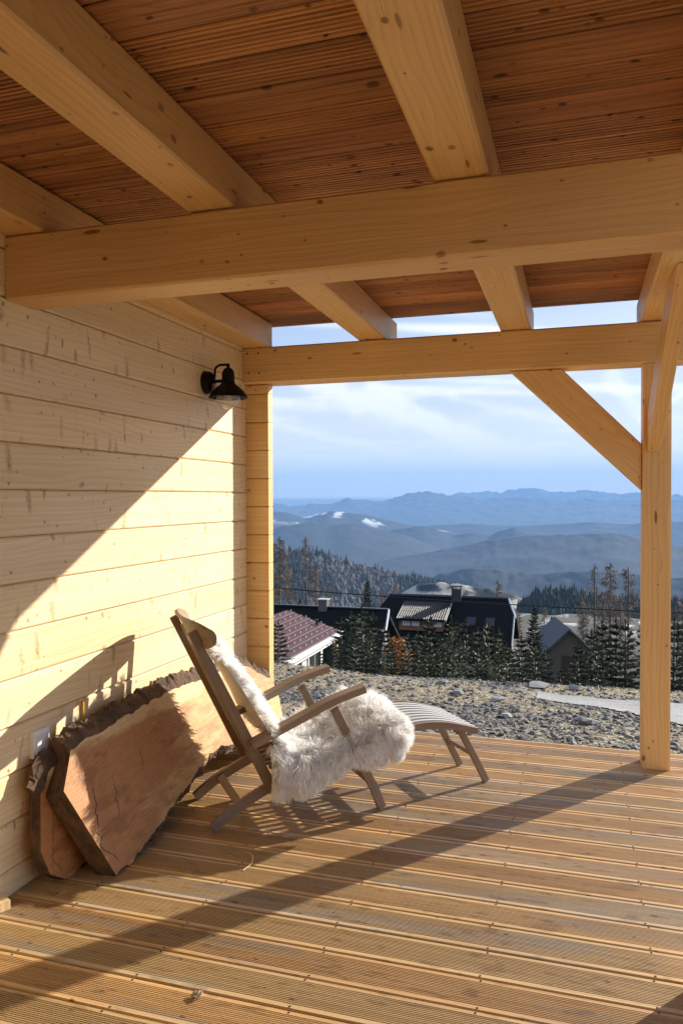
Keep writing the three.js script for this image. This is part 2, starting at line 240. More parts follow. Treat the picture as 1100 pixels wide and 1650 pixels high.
// gravel, broken slate and dry grass on the yard
{
  const R = rng(91), D = new THREE.Object3D(), c = new THREE.Color();
  const shapes = [0, 1, 2].map(s => { const g = new THREE.IcosahedronGeometry(1, 0), p = g.attributes.position, q = rng(40 + s), off = {}; for (let i = 0; i < p.count; i++) { const k = [p.getX(i), p.getY(i), p.getZ(i)].map(v => v.toFixed(2)).join(); const f = off[k] ??= 0.6 + 0.7 * q(); p.setXYZ(i, p.getX(i) * f, p.getY(i) * f * 0.42, p.getZ(i) * f * 0.8); } g.computeVertexNormals(); return g; });
  const stoneMat = flat(1, 1, 1, 0.75), per = 9000;
  const holder = new THREE.Group(); holder.name = 'gravel'; tag(holder, 'loose grey gravel and broken slate on the yard past the deck', 'gravel', null, 'stuff'); scene.add(holder);
  shapes.forEach((g, s) => {
    const m = new THREE.InstancedMesh(g, stoneMat, per); m.name = 'stones'; m.castShadow = m.receiveShadow = true; m.userData.kind = 'stuff';
    for (let i = 0; i < per; i++) {
      let x, d; do { d = 4.72 + 4.3 * Math.pow(R(), 0.9); x = -d * 0.62 + R() * (d * 0.62 + 3.2); } while ((onRoad(x, -d) && R() < 0.97) || (R() < 0.55 && fb(x * 0.5 + 30, -d * 0.5 + 30, 4, 3) > 0.53));
      const r = 0.0045 + 0.03 * Math.pow(R(), 8) + 0.007 * R() * R();
      D.position.set(x, ground(x, -d) + r * 0.12, -d); D.rotation.set((R() - 0.5) * 0.9, R() * 6.3, (R() - 0.5) * 0.9); D.scale.setScalar(r); D.updateMatrix(); m.setMatrixAt(i, D.matrix);
      const t = 0.05 + 0.22 * R() * R() * R() + 0.06 * R(); m.setColorAt(i, c.setRGB(t * 1.07, t, t * 0.91));
    }
    holder.add(m);
  });
  const pos = [], col = [];
  for (let i = 0; i < 26000; i++) {
    const d = 4.7 + 4.2 * R(), x = -d * 0.62 + R() * (d * 0.62 + 3.2); if (onRoad(x, -d) || fb(x * 0.5 + 30, -d * 0.5 + 30, 4, 3) < 0.50 + 0.05 * R()) continue;
    const y = ground(x, -d), a = R() * 6.3, l = 0.02 + 0.06 * R(), h = 0.004 + 0.03 * R() * R(), w = 0.0016;
    pos.push(x - Math.sin(a) * w, y, -d + Math.cos(a) * w, x + Math.sin(a) * w, y, -d - Math.cos(a) * w, x + Math.cos(a) * l, y + h, -d + Math.sin(a) * l);
    const t = 0.7 + 0.5 * R(); for (let k = 0; k < 3; k++) col.push(0.50 * t, 0.38 * t, 0.20 * t);
  }
  tag(mesh('dry_grass', triGeo(pos, col), new THREE.MeshStandardMaterial({ vertexColors: true, roughness: 0.9, side: THREE.DoubleSide })), 'straw coloured dry grass between the stones by the deck', 'grass', null, 'stuff');
  // stones that stand out
  const big = [[-3.6, 8.3, 0.10], [-0.42, 8.5, 0.19], [-0.05, 8.45, 0.09], [-1.1, 7.3, 0.09], [-0.72, 7.1, 0.08], [-2.3, 6.5, 0.085], [-0.55, 6.2, 0.075], [0.05, 6.15, 0.08], [-1.7, 6.0, 0.07], [-0.9, 5.5, 0.07], [0.5, 5.5, 0.08], [-1.35, 7.9, 0.08]];
  const txt = ['grey stone at the far left of the gravel', 'broad flat slate slab at the crest of the gravel', 'dark block of stone right beside the broad slate slab', 'dark stone in mid gravel past the footrest', 'small pale stone right of mid gravel', 'low stone seen between the armrests', 'small flat stone by the end of the drive', 'stone at the edge of the drive near the post', 'stone just beyond the lounge chair seat', 'stone in the gravel past the chair foot end', 'pale stone at the deck edge beside the post', 'stone on the gravel crest behind the chair'];
  big.forEach(([x, d, r], i) => {
    const m = mesh('stone', shapes[i % 3].clone(), flat(...(i % 2 ? [0.17, 0.17, 0.17] : [0.27, 0.265, 0.26]), 0.8)); m.scale.set(r, i === 1 ? r * 0.28 : r * 0.8, r * 0.8); m.rotation.set(0.1 * R(), R() * 6, 0.12 * R()); m.position.set(x, ground(x, -d) + r * (i === 1 ? 0.12 : 0.25), -d);
    tag(m, txt[i], 'stone', 'larger stones on the gravel');
  });
}

// ------------------------------------------------------------------ hills and mountains
function interp(pts, b) { if (b <= pts[0][0]) return pts[0][1]; for (let i = 1; i < pts.length; i++) if (b <= pts[i][0]) { const t = (b - pts[i - 1][0]) / (pts[i][0] - pts[i - 1][0]); const p0 = pts[Math.max(0, i - 2)][1], p1 = pts[i - 1][1], p2 = pts[i][1], p3 = pts[Math.min(pts.length - 1, i + 1)][1]; return lerp(lerp(p1, p2, t), 0.5 * (2 * p1 + (p2 - p0) * t + (2 * p0 - 5 * p1 + 4 * p2 - p3) * t * t + (3 * p1 - p0 - 3 * p2 + p3) * t * t * t), 0.6); } return pts[pts.length - 1][1]; }
function ridge(name, label, dist, depth, pts, o = {}) {
  const b0 = o.b0 ?? -48, b1 = o.b1 ?? 32, nb = o.nb ?? 420, nq = o.nq ?? 70, base = o.base ?? -520, seed = o.seed ?? 1;
  const pos = new Float32Array((nb + 1) * (nq + 1) * 3), col = new Float32Array((nb + 1) * (nq + 1) * 3), idx = [];
  const top = (b, q) => 1.45 + interp(pts, b) * dist;
  const P = (b, q) => {
    const r = dist + q * depth, s = Math.max(0, 1 - Math.abs(q)), x = Math.sin(b * Math.PI / 180) * r, z = -Math.cos(b * Math.PI / 180) * r, S = 1 / (o.scale ?? dist * 0.12);
    const g = 1 - Math.abs(fb(x * S + 100, z * S + 100, 4, seed) * 2 - 1), c = top(b, q);
    const shape = Math.pow(s, o.pow ?? 1.15), y = base + (c - base) * shape * (1 - (o.gully ?? 0.34) * (1 - g) * (1 - s) * 3 * s) + (fb(x * S * 14 + 9, z * S * 14 + 9, 3, seed + 4) - 0.5) * (o.rough ?? dist * 0.0035) * (0.4 + s);
    return [x, y, z, s];
  };
  for (let j = 0; j <= nq; j++) for (let i = 0; i <= nb; i++) {
    const b = lerp(b0, b1, i / nb), q0 = lerp(-1, 1, j / nq), q = Math.sign(q0) * Math.pow(Math.abs(q0), 1.25), [x, y, z, s] = P(b, q), k = j * (nb + 1) + i;
    pos.set([x, y, z], k * 3); const S = 1 / (dist * 0.03), a = fb(x * S + 60, z * S + 60, 4, seed + 2), f = fb(x * S * 9 + 60, z * S * 9 + 60, 2, seed + 12);
    let c = [lerp(0.006, 0.014, a) * (0.6 + 0.8 * f), lerp(0.010, 0.020, a) * (0.6 + 0.8 * f), lerp(0.011, 0.020, a) * (0.6 + 0.8 * f)];
    if (o.brown) { const m = step(0.42, 0.6, a) * o.brown; c = c.map((v, n) => lerp(v, [0.16, 0.12, 0.075][n] * (0.7 + 0.6 * f), m)); }
    if (o.meadow) { const m = step(0.5, 0.6, fb(x * S * 1.6 + 5, z * S * 1.6 + 5, 4, seed + 22)) * o.meadow; c = c.map((v, n) => lerp(v, [0.40, 0.36, 0.30][n] * (0.8 + 0.4 * f), m)); }
    if (o.snow) { const m = step(o.snow, o.snow + 0.06, fb(x * S * 1.3 + 5, z * S * 1.3 + 5, 4, seed + 32)) * step(0.72, 0.9, s); c = c.map(v => lerp(v, 0.75, m)); }
    col.set(c, k * 3); if (i && j) idx.push(k - nb - 2, k, k - nb - 1, k - nb - 2, k - 1, k);
  }
  const g = new THREE.BufferGeometry(); g.setAttribute('position', new THREE.BufferAttribute(pos, 3)); g.setAttribute('color', new THREE.BufferAttribute(col, 3)); g.setIndex(idx); g.computeVertexNormals();
  const m = struct(mesh(name, g, new THREE.MeshStandardMaterial({ vertexColors: true, roughness: 0.95 })), label); m.userData.P = undefined; return P;
}
ridge('far_mountains', 'palest jagged mountain chain along the horizon', 21000, 2000, [[-40, -0.0056], [-22, -0.0087], [-16.8, -0.0078], [-14.9, -0.0079], [-10.3, -0.0008], [-8.5, 0.0053], [-6.9, 0.0076], [-5.8, 0.0063], [-4.5, 0.0110], [-2.9, 0.0120], [-1.8, 0.0069], [0.7, 0.0079], [2.8, 0.0041], [4.8, 0.0063], [6.8, 0.0025], [10, 0.004], [15, 0.02], [20, 0.036], [25, 0.034], [31, 0.03]], { seed: 3, rough: 110, gully: 0.5, nb: 700 });  // high points right of view are added unseen peaks that heighten the haze volume
ridge('far_mountains', 'pale blue mountain range in front of the horizon chain', 15500, 2400, [[-40, 0.0006], [-28, -0.0087], [-22.4, -0.0047], [-21, -0.0112], [-19.6, -0.0074], [-18.2, -0.0077], [-16.8, -0.0003], [-15.4, -0.0029], [-14, -0.0029], [-12.6, 0.0043], [-10.8, 0.0087], [-9.4, 0.0041], [-8.5, 0.0028], [-7.1, -0.0011], [-5.8, -0.0012], [-3.1, -0.0002], [-1.4, -0.0028], [0.7, -0.0017], [2.8, -0.0042], [4.8, -0.0020], [6.8, -0.0043], [15, -0.0012], [30, -0.0066]], { seed: 5, rough: 60, nb: 600 });
ridge('low_hills', 'faint low hills in the misty valley', 8800, 900, [[-40, -0.04], [-12, -0.037], [-9.5, -0.0345], [-7.5, -0.0335], [-5, -0.036], [-2, -0.034], [1, -0.031], [3, -0.033], [5, -0.03], [9, -0.029], [30, -0.034]], { seed: 8, gully: 0.1, rough: 12 });
ridge('hill', 'high blue hill with snow patches on its crest at the left', 7600, 1500, [[-45, -0.012], [-28, -0.0165], [-22.4, -0.0176], [-21.4, -0.0185], [-20.1, -0.0243], [-19.1, -0.0211], [-18.2, -0.0171], [-16.8, -0.0188], [-15.4, -0.0213], [-14.5, -0.0262], [-12.2, -0.0352], [-10.3, -0.0408], [-8, -0.047], [-5.8, -0.054], [0, -0.06], [30, -0.06]], { seed: 9, snow: 0.54, gully: 0.2, rough: 10 });
ridge('hill', 'small conical hill in the haze between the larger hills', 6900, 900, [[-45, -0.06], [-15, -0.05], [-13.1, -0.0401], [-11.3, -0.0368], [-10.3, -0.04], [-9, -0.048], [-7.6, -0.0447], [-6.2, -0.0478], [-5.6, -0.043], [-4.5, -0.0381], [-3.6, -0.042], [-2.7, -0.0474], [-1.4, -0.0519], [3, -0.058], [30, -0.06]], { seed: 12, gully: 0.15, rough: 10 });
ridge('hill', 'broad rounded blue hill at the left above the dark slope', 5600, 1700, [[-45, -0.03], [-28, -0.04], [-22.4, -0.0394], [-21.5, -0.0355], [-19.6, -0.0324], [-18.2, -0.035], [-16.6, -0.0326], [-15, -0.0384], [-12.6, -0.0482], [-10.8, -0.0594], [-9.4, -0.0706], [-7, -0.084], [0, -0.09], [30, -0.09]], { seed: 15, gully: 0.2, rough: 9 });
ridge('hill', 'long wooded blue hill at the right rising behind the post', 4700, 1500, [[-45, -0.12], [-20, -0.112], [-16.8, -0.0993], [-15, -0.0855], [-12.6, -0.0757], [-10.3, -0.0691], [-7.6, -0.0592], [-5.8, -0.0526], [-3.1, -0.0474], [-1.4, -0.0464], [0.3, -0.0453], [2.2, -0.0434], [4, -0.0491], [5.6, -0.0561], [6.8, -0.0587], [14, -0.05], [30, -0.06]], { seed: 18, gully: 0.2, rough: 9, nb: 600 });
ridge('hill', 'low dark blue foothill in front of the long hill', 3100, 700, [[-45, -0.16], [-18, -0.14], [-13.1, -0.1156], [-10.3, -0.1014], [-7.6, -0.0905], [-5.8, -0.0924], [-3.6, -0.0965], [-1.4, -0.0941], [0.7, -0.0917], [4, -0.0938], [6.8, -0.0958], [14, -0.09], [30, -0.1]], { seed: 21, gully: 0.15, rough: 7, nb: 600, brown: 0.1 });
const woodSlope = ridge('hill', 'dark wooded slope falling from the left', 1500, 620, [[-48, -0.045], [-30, -0.062], [-22.4, -0.0683], [-21.5, -0.0709], [-19.6, -0.0736], [-17.8, -0.0803], [-16.4, -0.0885], [-15, -0.0942], [-13.1, -0.1023], [-11.3, -0.1102], [-9.4, -0.118], [-6.7, -0.126], [0, -0.14], [30, -0.16]], { seed: 25, base: -330, brown: 0.8, gully: 0.3, rough: 5 });
ridge('meadow', 'pale clearing with old snow on the hillside above the chalet chimney', 900, 180, [[-45, -0.2], [-15, -0.15], [-13.1, -0.1278], [-12, -0.1154], [-10.3, -0.1095], [-8.5, -0.1124], [-6.2, -0.1182], [-4.5, -0.1254], [-2, -0.15], [30, -0.2]], { seed: 29, base: -190, meadow: 1, gully: 0.1, rough: 3, pow: 0.9 });
const knoll = ridge('hill', 'dark spruce covered knoll left of the bare larches', 720, 160, [[-45, -0.3], [-6, -0.17], [-4.3, -0.15], [-3.6, -0.136], [-2.7, -0.128], [-1.4, -0.124], [-0.1, -0.126], [0.7, -0.130], [1.6, -0.133], [4, -0.135], [6.8, -0.135], [16, -0.13], [30, -0.15]], { seed: 33, base: -170, gully: 0.1, rough: 2, pow: 0.8 });
// conifers that clothe the nearer slopes
{
  const R = rng(310), D = new THREE.Object3D(), c = new THREE.Color();
  const tree = mergeGeometries([0, 1, 2].map(k => new THREE.ConeGeometry(0.2 - k * 0.05, 0.55 - k * 0.06, 6, 1, true).translate(0, 0.3 + k * 0.24, 0)));
  const clothe = (name, label, P, n, b0, b1, q0, q1, h0, h1, ever) => {
    const m = new THREE.InstancedMesh(tree, flat(1, 1, 1, 0.95), n); m.name = numbered(name); m.castShadow = m.receiveShadow = true; tag(m, label, 'forest', null, 'stuff');
    for (let i = 0; i < n; i++) {
      let b, q, x, y, z, e; do { b = lerp(b0, b1, R()); q = lerp(q0, q1, R()); [x, y, z] = P(b, q); e = fb(x * 0.006 + 3, z * 0.006 + 3, 3, 7); } while (R() > ever && e < 0.47);
      const h = lerp(h0, h1, R()) * (0.75 + 0.5 * R()), bare = ever < 0.6 && R() < 0.35 + 0.6 * step(0.5, 0.56, fb(x * 0.011 + 30, z * 0.011 + 3, 3, 27));
      D.position.set(x, y - h * 0.06, z); D.rotation.y = R() * 6; D.scale.set(h * (bare ? 1.7 : 1), h * (bare ? 0.55 : 1), h * (bare ? 1.7 : 1)); D.updateMatrix(); m.setMatrixAt(i, D.matrix);
      const t = 0.6 + 0.8 * R(); m.setColorAt(i, bare ? c.setRGB(0.095 * t, 0.078 * t, 0.066 * t) : c.setRGB(0.022 * t, 0.034 * t, 0.018 * t));
    }
    scene.add(m);
  };
  clothe('knoll_forest', 'dense dark spruce wood on the knoll', knoll, 5200, -4.4, 12, -0.8, 0.1, 9, 13, 1);
  clothe('slope_forest', 'brown and dark green woods on the left slope', woodSlope, 15000, -33, -7, -0.75, 0.08, 12, 20, 0.35);
}

// ------------------------------------------------------------------ the porch: deck, log wall, posts, beams, roof
const WX = -1.99;                                     // face of the log wall
function ribbed(w, h, land, n, depth) {              // board section, ribs on top
  const a = w / 2, pr = [[-a, -h], [a, -h], [a, -0.003], [a - 0.003, 0], [a - land, 0]], s = (w - 2 * land) / n;
  for (let i = 0; i < n; i++) { const x = a - land - i * s; pr.push([x - s * 0.10, -depth], [x - s * 0.42, -depth], [x - s * 0.52, 0]); if (i < n - 1) pr.push([x - s, 0]); }
  pr.push([-a + land, 0], [-a + 0.003, 0], [-a, -0.003]); return pr;
}
const alongX = (g, x, y, z) => g.translate(x, y, z);
for (const m of deckTints) { m.vertexColors = true; m.color.multiplyScalar(1.6); }
{
  const deck = struct(group('deck'), 'ribbed brown timber deck of the porch'), prof = ribbed(0.1435, 0.027, 0.0165, 15, 0.0022), screws = [];
  const x0 = WX + 0.004, x1 = 0.98;
  for (let k = -24; k <= 16; k++) {
    const z1 = -2.15 - 0.15 * k, last = k === 16, zc = z1 - 0.075, w = last ? 0.098 : 0.1435, pr = last ? ribbed(w, 0.027, 0.0165, 10, 0.0022) : prof;
    const dy = (R0() - 0.5) * 0.0016, g = prism(pr, x1 - x0, { tu: 3, tv: 0.6, ou: R0() * 3, ov: R0() * 0.6, x0 });
    const P = g.attributes.position, col = new Float32Array(P.count * 3); for (let i = 0; i < P.count; i++) col.fill(Math.abs(P.getZ(i)) > w / 2 - 0.0168 ? 1.0 : 0.76, i * 3, i * 3 + 3);   // planed edge strips are paler than the ribbed middle
    g.setAttribute('color', new THREE.BufferAttribute(col, 3));
    mesh('board', g.translate(0, dy, last ? z1 - 0.003 - w / 2 : zc), deckTints[Math.floor(R0() * 5)], deck);
    for (const jx of [-1.72, -1.28, -0.78, -0.28, 0.22, 0.72]) for (const s of [-1, 1]) { if (last && s > 0) continue; screws.push(new THREE.CylinderGeometry(0.0032, 0.0032, 0.002, 7).translate(jx + (R0() - 0.5) * 0.012, dy + 0.0004, zc + s * 0.063)); }
  }
  const sc = mesh('screws', screws, M.dark, deck); sc.userData.kind = 'stuff';
  for (const jx of [-1.72, -1.28, -0.78, -0.28, 0.22, 0.72]) mesh('joist', boxg(jx - 0.03, jx + 0.03, -0.15, -0.0285, -4.62, 1.55), ceilTints[1], deck);
}
const PT = { tu: PINE.TU, tv: PINE.TV }, off = () => ({ ...PT, ou: R0() * 3, ov: R0() * 0.7 });
{
  const wall = tag(group('log_wall'), 'pale pine log wall of the house along the left of the porch', 'wall');
  for (let k = 0; k < 15; k++) {
    const y0 = k ? 0.087 + 0.175 * (k - 1) : -0.14, y1 = Math.min(0.087 + 0.175 * k, 2.52), y = (y0 + y1) / 2;
    mesh('log', timber(V(WX - 0.035, y, 1.7), V(WX - 0.035, y, -4.394), 0.07, y1 - y0 - 0.0025, 0.0065, off()), pineWall[k % 4], wall);
  }
  mesh('tongue', boxg(WX - 0.045, WX - 0.03, -0.139, 2.515, -4.39, 1.69), pineWall[1], wall);
  const stub = tag(group('log_corner'), 'crossing pine log ends at the far corner of the wall', 'wall corner');
  mesh('tongue', boxg(WX - 0.295, -1.846, -0.139, 2.155, -4.437, -4.425), beamTints[1], stub);
  for (let k = 0; k < 16; k++) {
    const y0 = k ? 0.0 + 0.175 * (k - 1) : -0.14, y1 = Math.min(0.175 * k, 2.545), y = (y0 + y1) / 2;
    if (y1 - y0 < 0.02) continue;
    for (const [lo, hi, xe] of [[-1, 2.158, -1.84], [2.158, 2.384, WX - 0.004], [2.384, 9, -1.84]]) {      // notched round the header beam
      const yb = Math.max(y0, lo), yt = Math.min(y1, hi); if (yt - yb < 0.01) continue;
      mesh('log', timber(V(WX - 0.3, (yt + yb) / 2, -4.431), V(xe, (yt + yb) / 2, -4.431), 0.07, yt - yb - 0.0025, 0.005, off()), beamTints[k % 2], stub);
    }
  }
}
{
  const wall = tag(group('added_back_wall'), 'unseen pine log wall added behind the camera to darken the beam faces', 'wall');  // unseen wall, added to block sky light and darken the beam faces
  for (let k = 0; k < 15; k++) { const y0 = k ? 0.087 + 0.175 * (k - 1) : -0.14, y1 = Math.min(0.087 + 0.175 * k, 2.52), y = (y0 + y1) / 2; mesh('log', timber(V(WX + 0.002, y, 1.60), V(1.0, y, 1.60), 0.07, y1 - y0 - 0.0012, 0.0045, off()), pineWall[(k + 2) % 4], wall); }
}
{
  const wall = tag(group('side_wall'), 'unseen pine log wall added at the right to shade the porch', 'wall');  // unseen and assumed, added to cut light from the right onto the beams
  for (let k = 0; k < 14; k++) { const y0 = k ? 0.087 + 0.175 * (k - 1) : 0.002, y1 = 0.087 + 0.175 * k, y = (y0 + y1) / 2; mesh('log', timber(V(0.391, y, 1.56), V(0.391, y, -0.4), 0.07, y1 - y0 - 0.0012, 0.0045, off()), pineWall[(k + 1) % 4], wall); }
}
const T = (name, label, cat, grp, a, b, w, h, m = pick(beamTints)) => tag(mesh(name, timber(a, b, w, h, 0.008, off()), m), label, cat, grp);
T('beam', 'thick pine cross beam overhead nearest the camera', 'beam', 'cross beams of the porch', V(WX + 0.002, 2.289, -2.38), V(0.62, 2.289, -2.38), 0.16, 0.23, beamTints[2]);
const header = T('beam', 'pine header beam at the far edge of the porch framing the view', 'beam', 'cross beams of the porch', V(WX + 0.002, 2.27, -4.43), V(0.62, 2.27, -4.43), 0.16, 0.22, beamTints[0]);
for (const [x, y] of [[-1.957, 2.345], [-1.884, 2.344], [-1.950, 2.226], [-1.880, 2.222]]) mesh('screw', new THREE.CylinderGeometry(0.0055, 0.0055, 0.004, 10).rotateX(Math.PI / 2).translate(x, y, -4.349), M.dark, header);
T('post', 'square pine post at the far right corner of the porch', 'post', 'porch posts', V(0.391, 0.001, -4.424), V(0.391, 2.158, -4.424), 0.142, 0.142, beamTints[1]);
T('post', 'square pine post under the near cross beam beyond the right edge', 'post', 'porch posts', V(0.391, 0.001, -2.38), V(0.391, 2.172, -2.38), 0.142, 0.142, beamTints[0]);
const ry = z => 2.382 + (z + 4.35) * 0.012;
[[-1.91, 'rafter lying along the log wall'], [-1.17, 'rafter left of the middle running from the top left corner'], [-0.342, 'rafter right of the middle above the view'], [0.392, 'rafter above the far right post']].forEach(([x, t], i) => {
  const w = i ? 0.167 : 0.158; T('rafter', 'pine ' + t, 'rafter', 'roof rafters', V(x, ry(1.7) + 0.084, 1.7), V(x, ry(-4.67) + 0.084, i ? -4.67 : -4.392), w, 0.164, beamTints[(i + 1) % 3]);
});
function brace(label, pts, thick, place) {          // slanted timber cut flush at both ends, from an outline
  const s = new THREE.Shape(pts.map(p => new THREE.Vector2(...p))), g = new THREE.ExtrudeGeometry(s, { depth: thick - 0.012, bevelEnabled: true, bevelThickness: 0.006, bevelSize: 0.006, bevelOffset: -0.006, bevelSegments: 1 });
  const uv = g.attributes.uv, p = g.attributes.position, d = new THREE.Vector2(pts[1][0] - pts[0][0], pts[1][1] - pts[0][1]).normalize();
  for (let i = 0; i < uv.count; i++) { const x = p.getX(i), y = p.getY(i); uv.setXY(i, (x * d.x + y * d.y) / PINE.TU + 0.3, (-x * d.y + y * d.x + p.getZ(i)) / PINE.TV + 0.2); }
  place(g); return tag(mesh('brace', g, beamTints[1]), label, 'brace', 'knee braces on the far post');
}
brace('pine knee brace slanting from the header beam down to the post', [[-0.372, 2.158], [0.318, 1.487], [0.318, 1.735], [-0.094, 2.158]], 0.08, g => g.translate(0, 0, -4.455));
brace('pine knee brace rising from the post towards the camera', [[-4.350, 1.69], [-3.36, 2.392], [-3.66, 2.39], [-4.350, 1.90]].map(([z, y]) => [-z, y]), 0.068, g => g.applyMatrix4(new THREE.Matrix4().makeBasis(V(-0.035, 0, -1).normalize(), V(0, 1, 0), V(1, 0, -0.035).normalize())).translate(0.348 + 4.35 * 0.035, 0, 0));
{
  const roof = tag(group('roof'), 'roof of reddish ribbed boards above the rafters', 'roof');
  const rib = ribbed(0.1395, 0.026, 0.008, 7, 0.0065), plain = ribbed(0.1395, 0.026, 0.02, 3, 0.004), R = rng(5);
  for (let k = 0; k < 43; k++) {
    const z = -4.58 + 0.0725 + 0.1455 * k, y = ry(z) + 0.1675 + (R() - 0.5) * 0.002, pr = (R() < 0.75 ? rib : plain).map(([p, q]) => [-p, -q]), ou = R() * 3, ov = R() * 0.6;
    const g = prism(pr, 3.40, { tu: 3, tv: 0.6, ou, ov, x0: -2.42 }); mesh('board', g.translate(0, y, z), ceilTints[Math.floor(R() * 5)], roof);
  }
  const cover = timber(V(-0.72, 2.775, 1.8), V(-0.72, 2.755, -5.3), 3.5, 0.05, 0.004, off());  // overhang past the boards is unseen, shaped to block sun above the header
  mesh('covering', cover, flat(0.06, 0.055, 0.055, 0.5, { metalness: 0.3 }), roof);
  for (const x of [-2.2, -1.55, -0.75, 0.0, 0.7]) mesh('batten', timber(V(x, ry(1.7) + 0.265, 1.7), V(x, ry(-4.5) + 0.265, -4.5), 0.06, 0.12, 0.003, off()), beamTints[2], roof);
}
// bell shaped outdoor lamp on the wall
{
  const L = group('wall_lamp', [WX, 2.098, -3.86]); tag(L, 'black bell shaped wall lamp with clear glass globe', 'lamp');
  const ax = 0.138, lathe = (p, n = 36) => new THREE.LatheGeometry(p.map(q => new THREE.Vector2(...q)), n);
  mesh('wall_plate', [new THREE.CylinderGeometry(0.06, 0.064, 0.03, 32).rotateZ(-Math.PI / 2).translate(0.015, 0, 0), new THREE.SphereGeometry(0.058, 24, 12, 0, 6.3, 0, Math.PI / 2).scale(1, 0.35, 1).rotateZ(-Math.PI / 2).translate(0.03, 0, 0)], M.black, L);
  mesh('sensor', boxg(0.04, 0.062, -0.05, -0.012, -0.018, 0.018), M.steel, L);
  const arm = new THREE.CatmullRomCurve3([V(0.04, 0, 0), V(0.055, 0.03, 0), V(0.06, 0.075, 0), V(0.085, 0.092, 0), V(0.11, 0.093, 0), V(ax, 0.093, 0)]);
  mesh('arm', [new THREE.TubeGeometry(arm, 30, 0.007, 8), cyl(V(0.03, 0.004, 0), V(ax, 0.004, 0), 0.009)], M.black, L);
  mesh('shade', lathe([[0, 0.098], [0.008, 0.098], [0.010, 0.084], [0.009, 0.076], [0.020, 0.072], [0.030, 0.059], [0.035, 0.038], [0.0355, -0.005], [0.042, -0.016], [0.060, -0.030], [0.082, -0.050], [0.100, -0.073], [0.109, -0.088], [0.111, -0.091], [0.108, -0.092], [0.096, -0.072], [0.078, -0.052], [0.056, -0.034], [0.034, -0.022], [0, -0.02]]).translate(ax, 0, 0), M.black, L);
  mesh('globe', lathe([[0.058, -0.06], [0.066, -0.082], [0.066, -0.10], [0.058, -0.125], [0.04, -0.143], [0.018, -0.152], [0.0001, -0.154]], 32).translate(ax, 0, 0), M.glass, L);
  mesh('bulb', lathe([[0.0001, -0.115], [0.012, -0.112], [0.019, -0.098], [0.017, -0.08], [0.011, -0.06], [0.011, -0.035]], 20).translate(ax, 0, 0), M.glass, L);
  mesh('lamp_holder', cyl(V(ax, -0.03, 0), V(ax, -0.064, 0), 0.017), M.brass, L);
}
// socket, yellow strip, wooden offcut
{
  const s = tag(group('wall_socket', [WX, 0.515, -2.447]), 'white wall socket box low on the log wall above the slab', 'socket');
  mesh('housing', boxg(0, 0.02, -0.05, 0.05, -0.045, 0.045), M.white, s); mesh('cover', boxg(0.02, 0.026, -0.038, 0.032, -0.034, 0.034), flat(0.7, 0.72, 0.75, 0.3), s);
  tag(mesh('cable', cyl(V(WX + 0.006, 0.46, -2.722), V(WX + 0.006, 0.605, -2.722), 0.0065), M.yellow), 'short yellow cable end fixed upright to the log wall', 'cable');
  tag(mesh('offcut', timber(V(-1.982, 0.018, -2.22), V(-1.925, 0.018, -2.19), 0.04, 0.034, 0.002, off()), pineWall[2]), 'small pale wood offcut on the deck at the foot of the wall', 'wood block');
  tag(mesh('straw', new THREE.TubeGeometry(new THREE.CatmullRomCurve3([V(-1.30, 0.006, -2.84), V(-1.25, 0.016, -2.80), V(-1.235, 0.006, -2.755), V(-1.245, 0.004, -2.70)]), 12, 0.0022, 5), flat(0.62, 0.48, 0.28, 0.8)), 'bent pale straw lying on the deck', 'straw');
  const R = rng(3), sc = []; for (let i = 0; i < 12; i++) { const a = R() * 6.3; sc.push(new THREE.TetrahedronGeometry(0.008 + 0.006 * R()).scale(1.3, 0.5, 0.7).rotateY(a).rotateX(R()).translate((R() - 0.5) * 0.022, 0.006 + R() * 0.008, (R() - 0.5) * 0.018)); }
  const m = mesh('wood_chip', sc, flat(0.45, 0.38, 0.30, 0.9)); m.position.set(-1.058, 0.001, -1.973); tag(m, 'frayed scrap of wood chips on the deck near the bottom edge', 'wood chip');
}

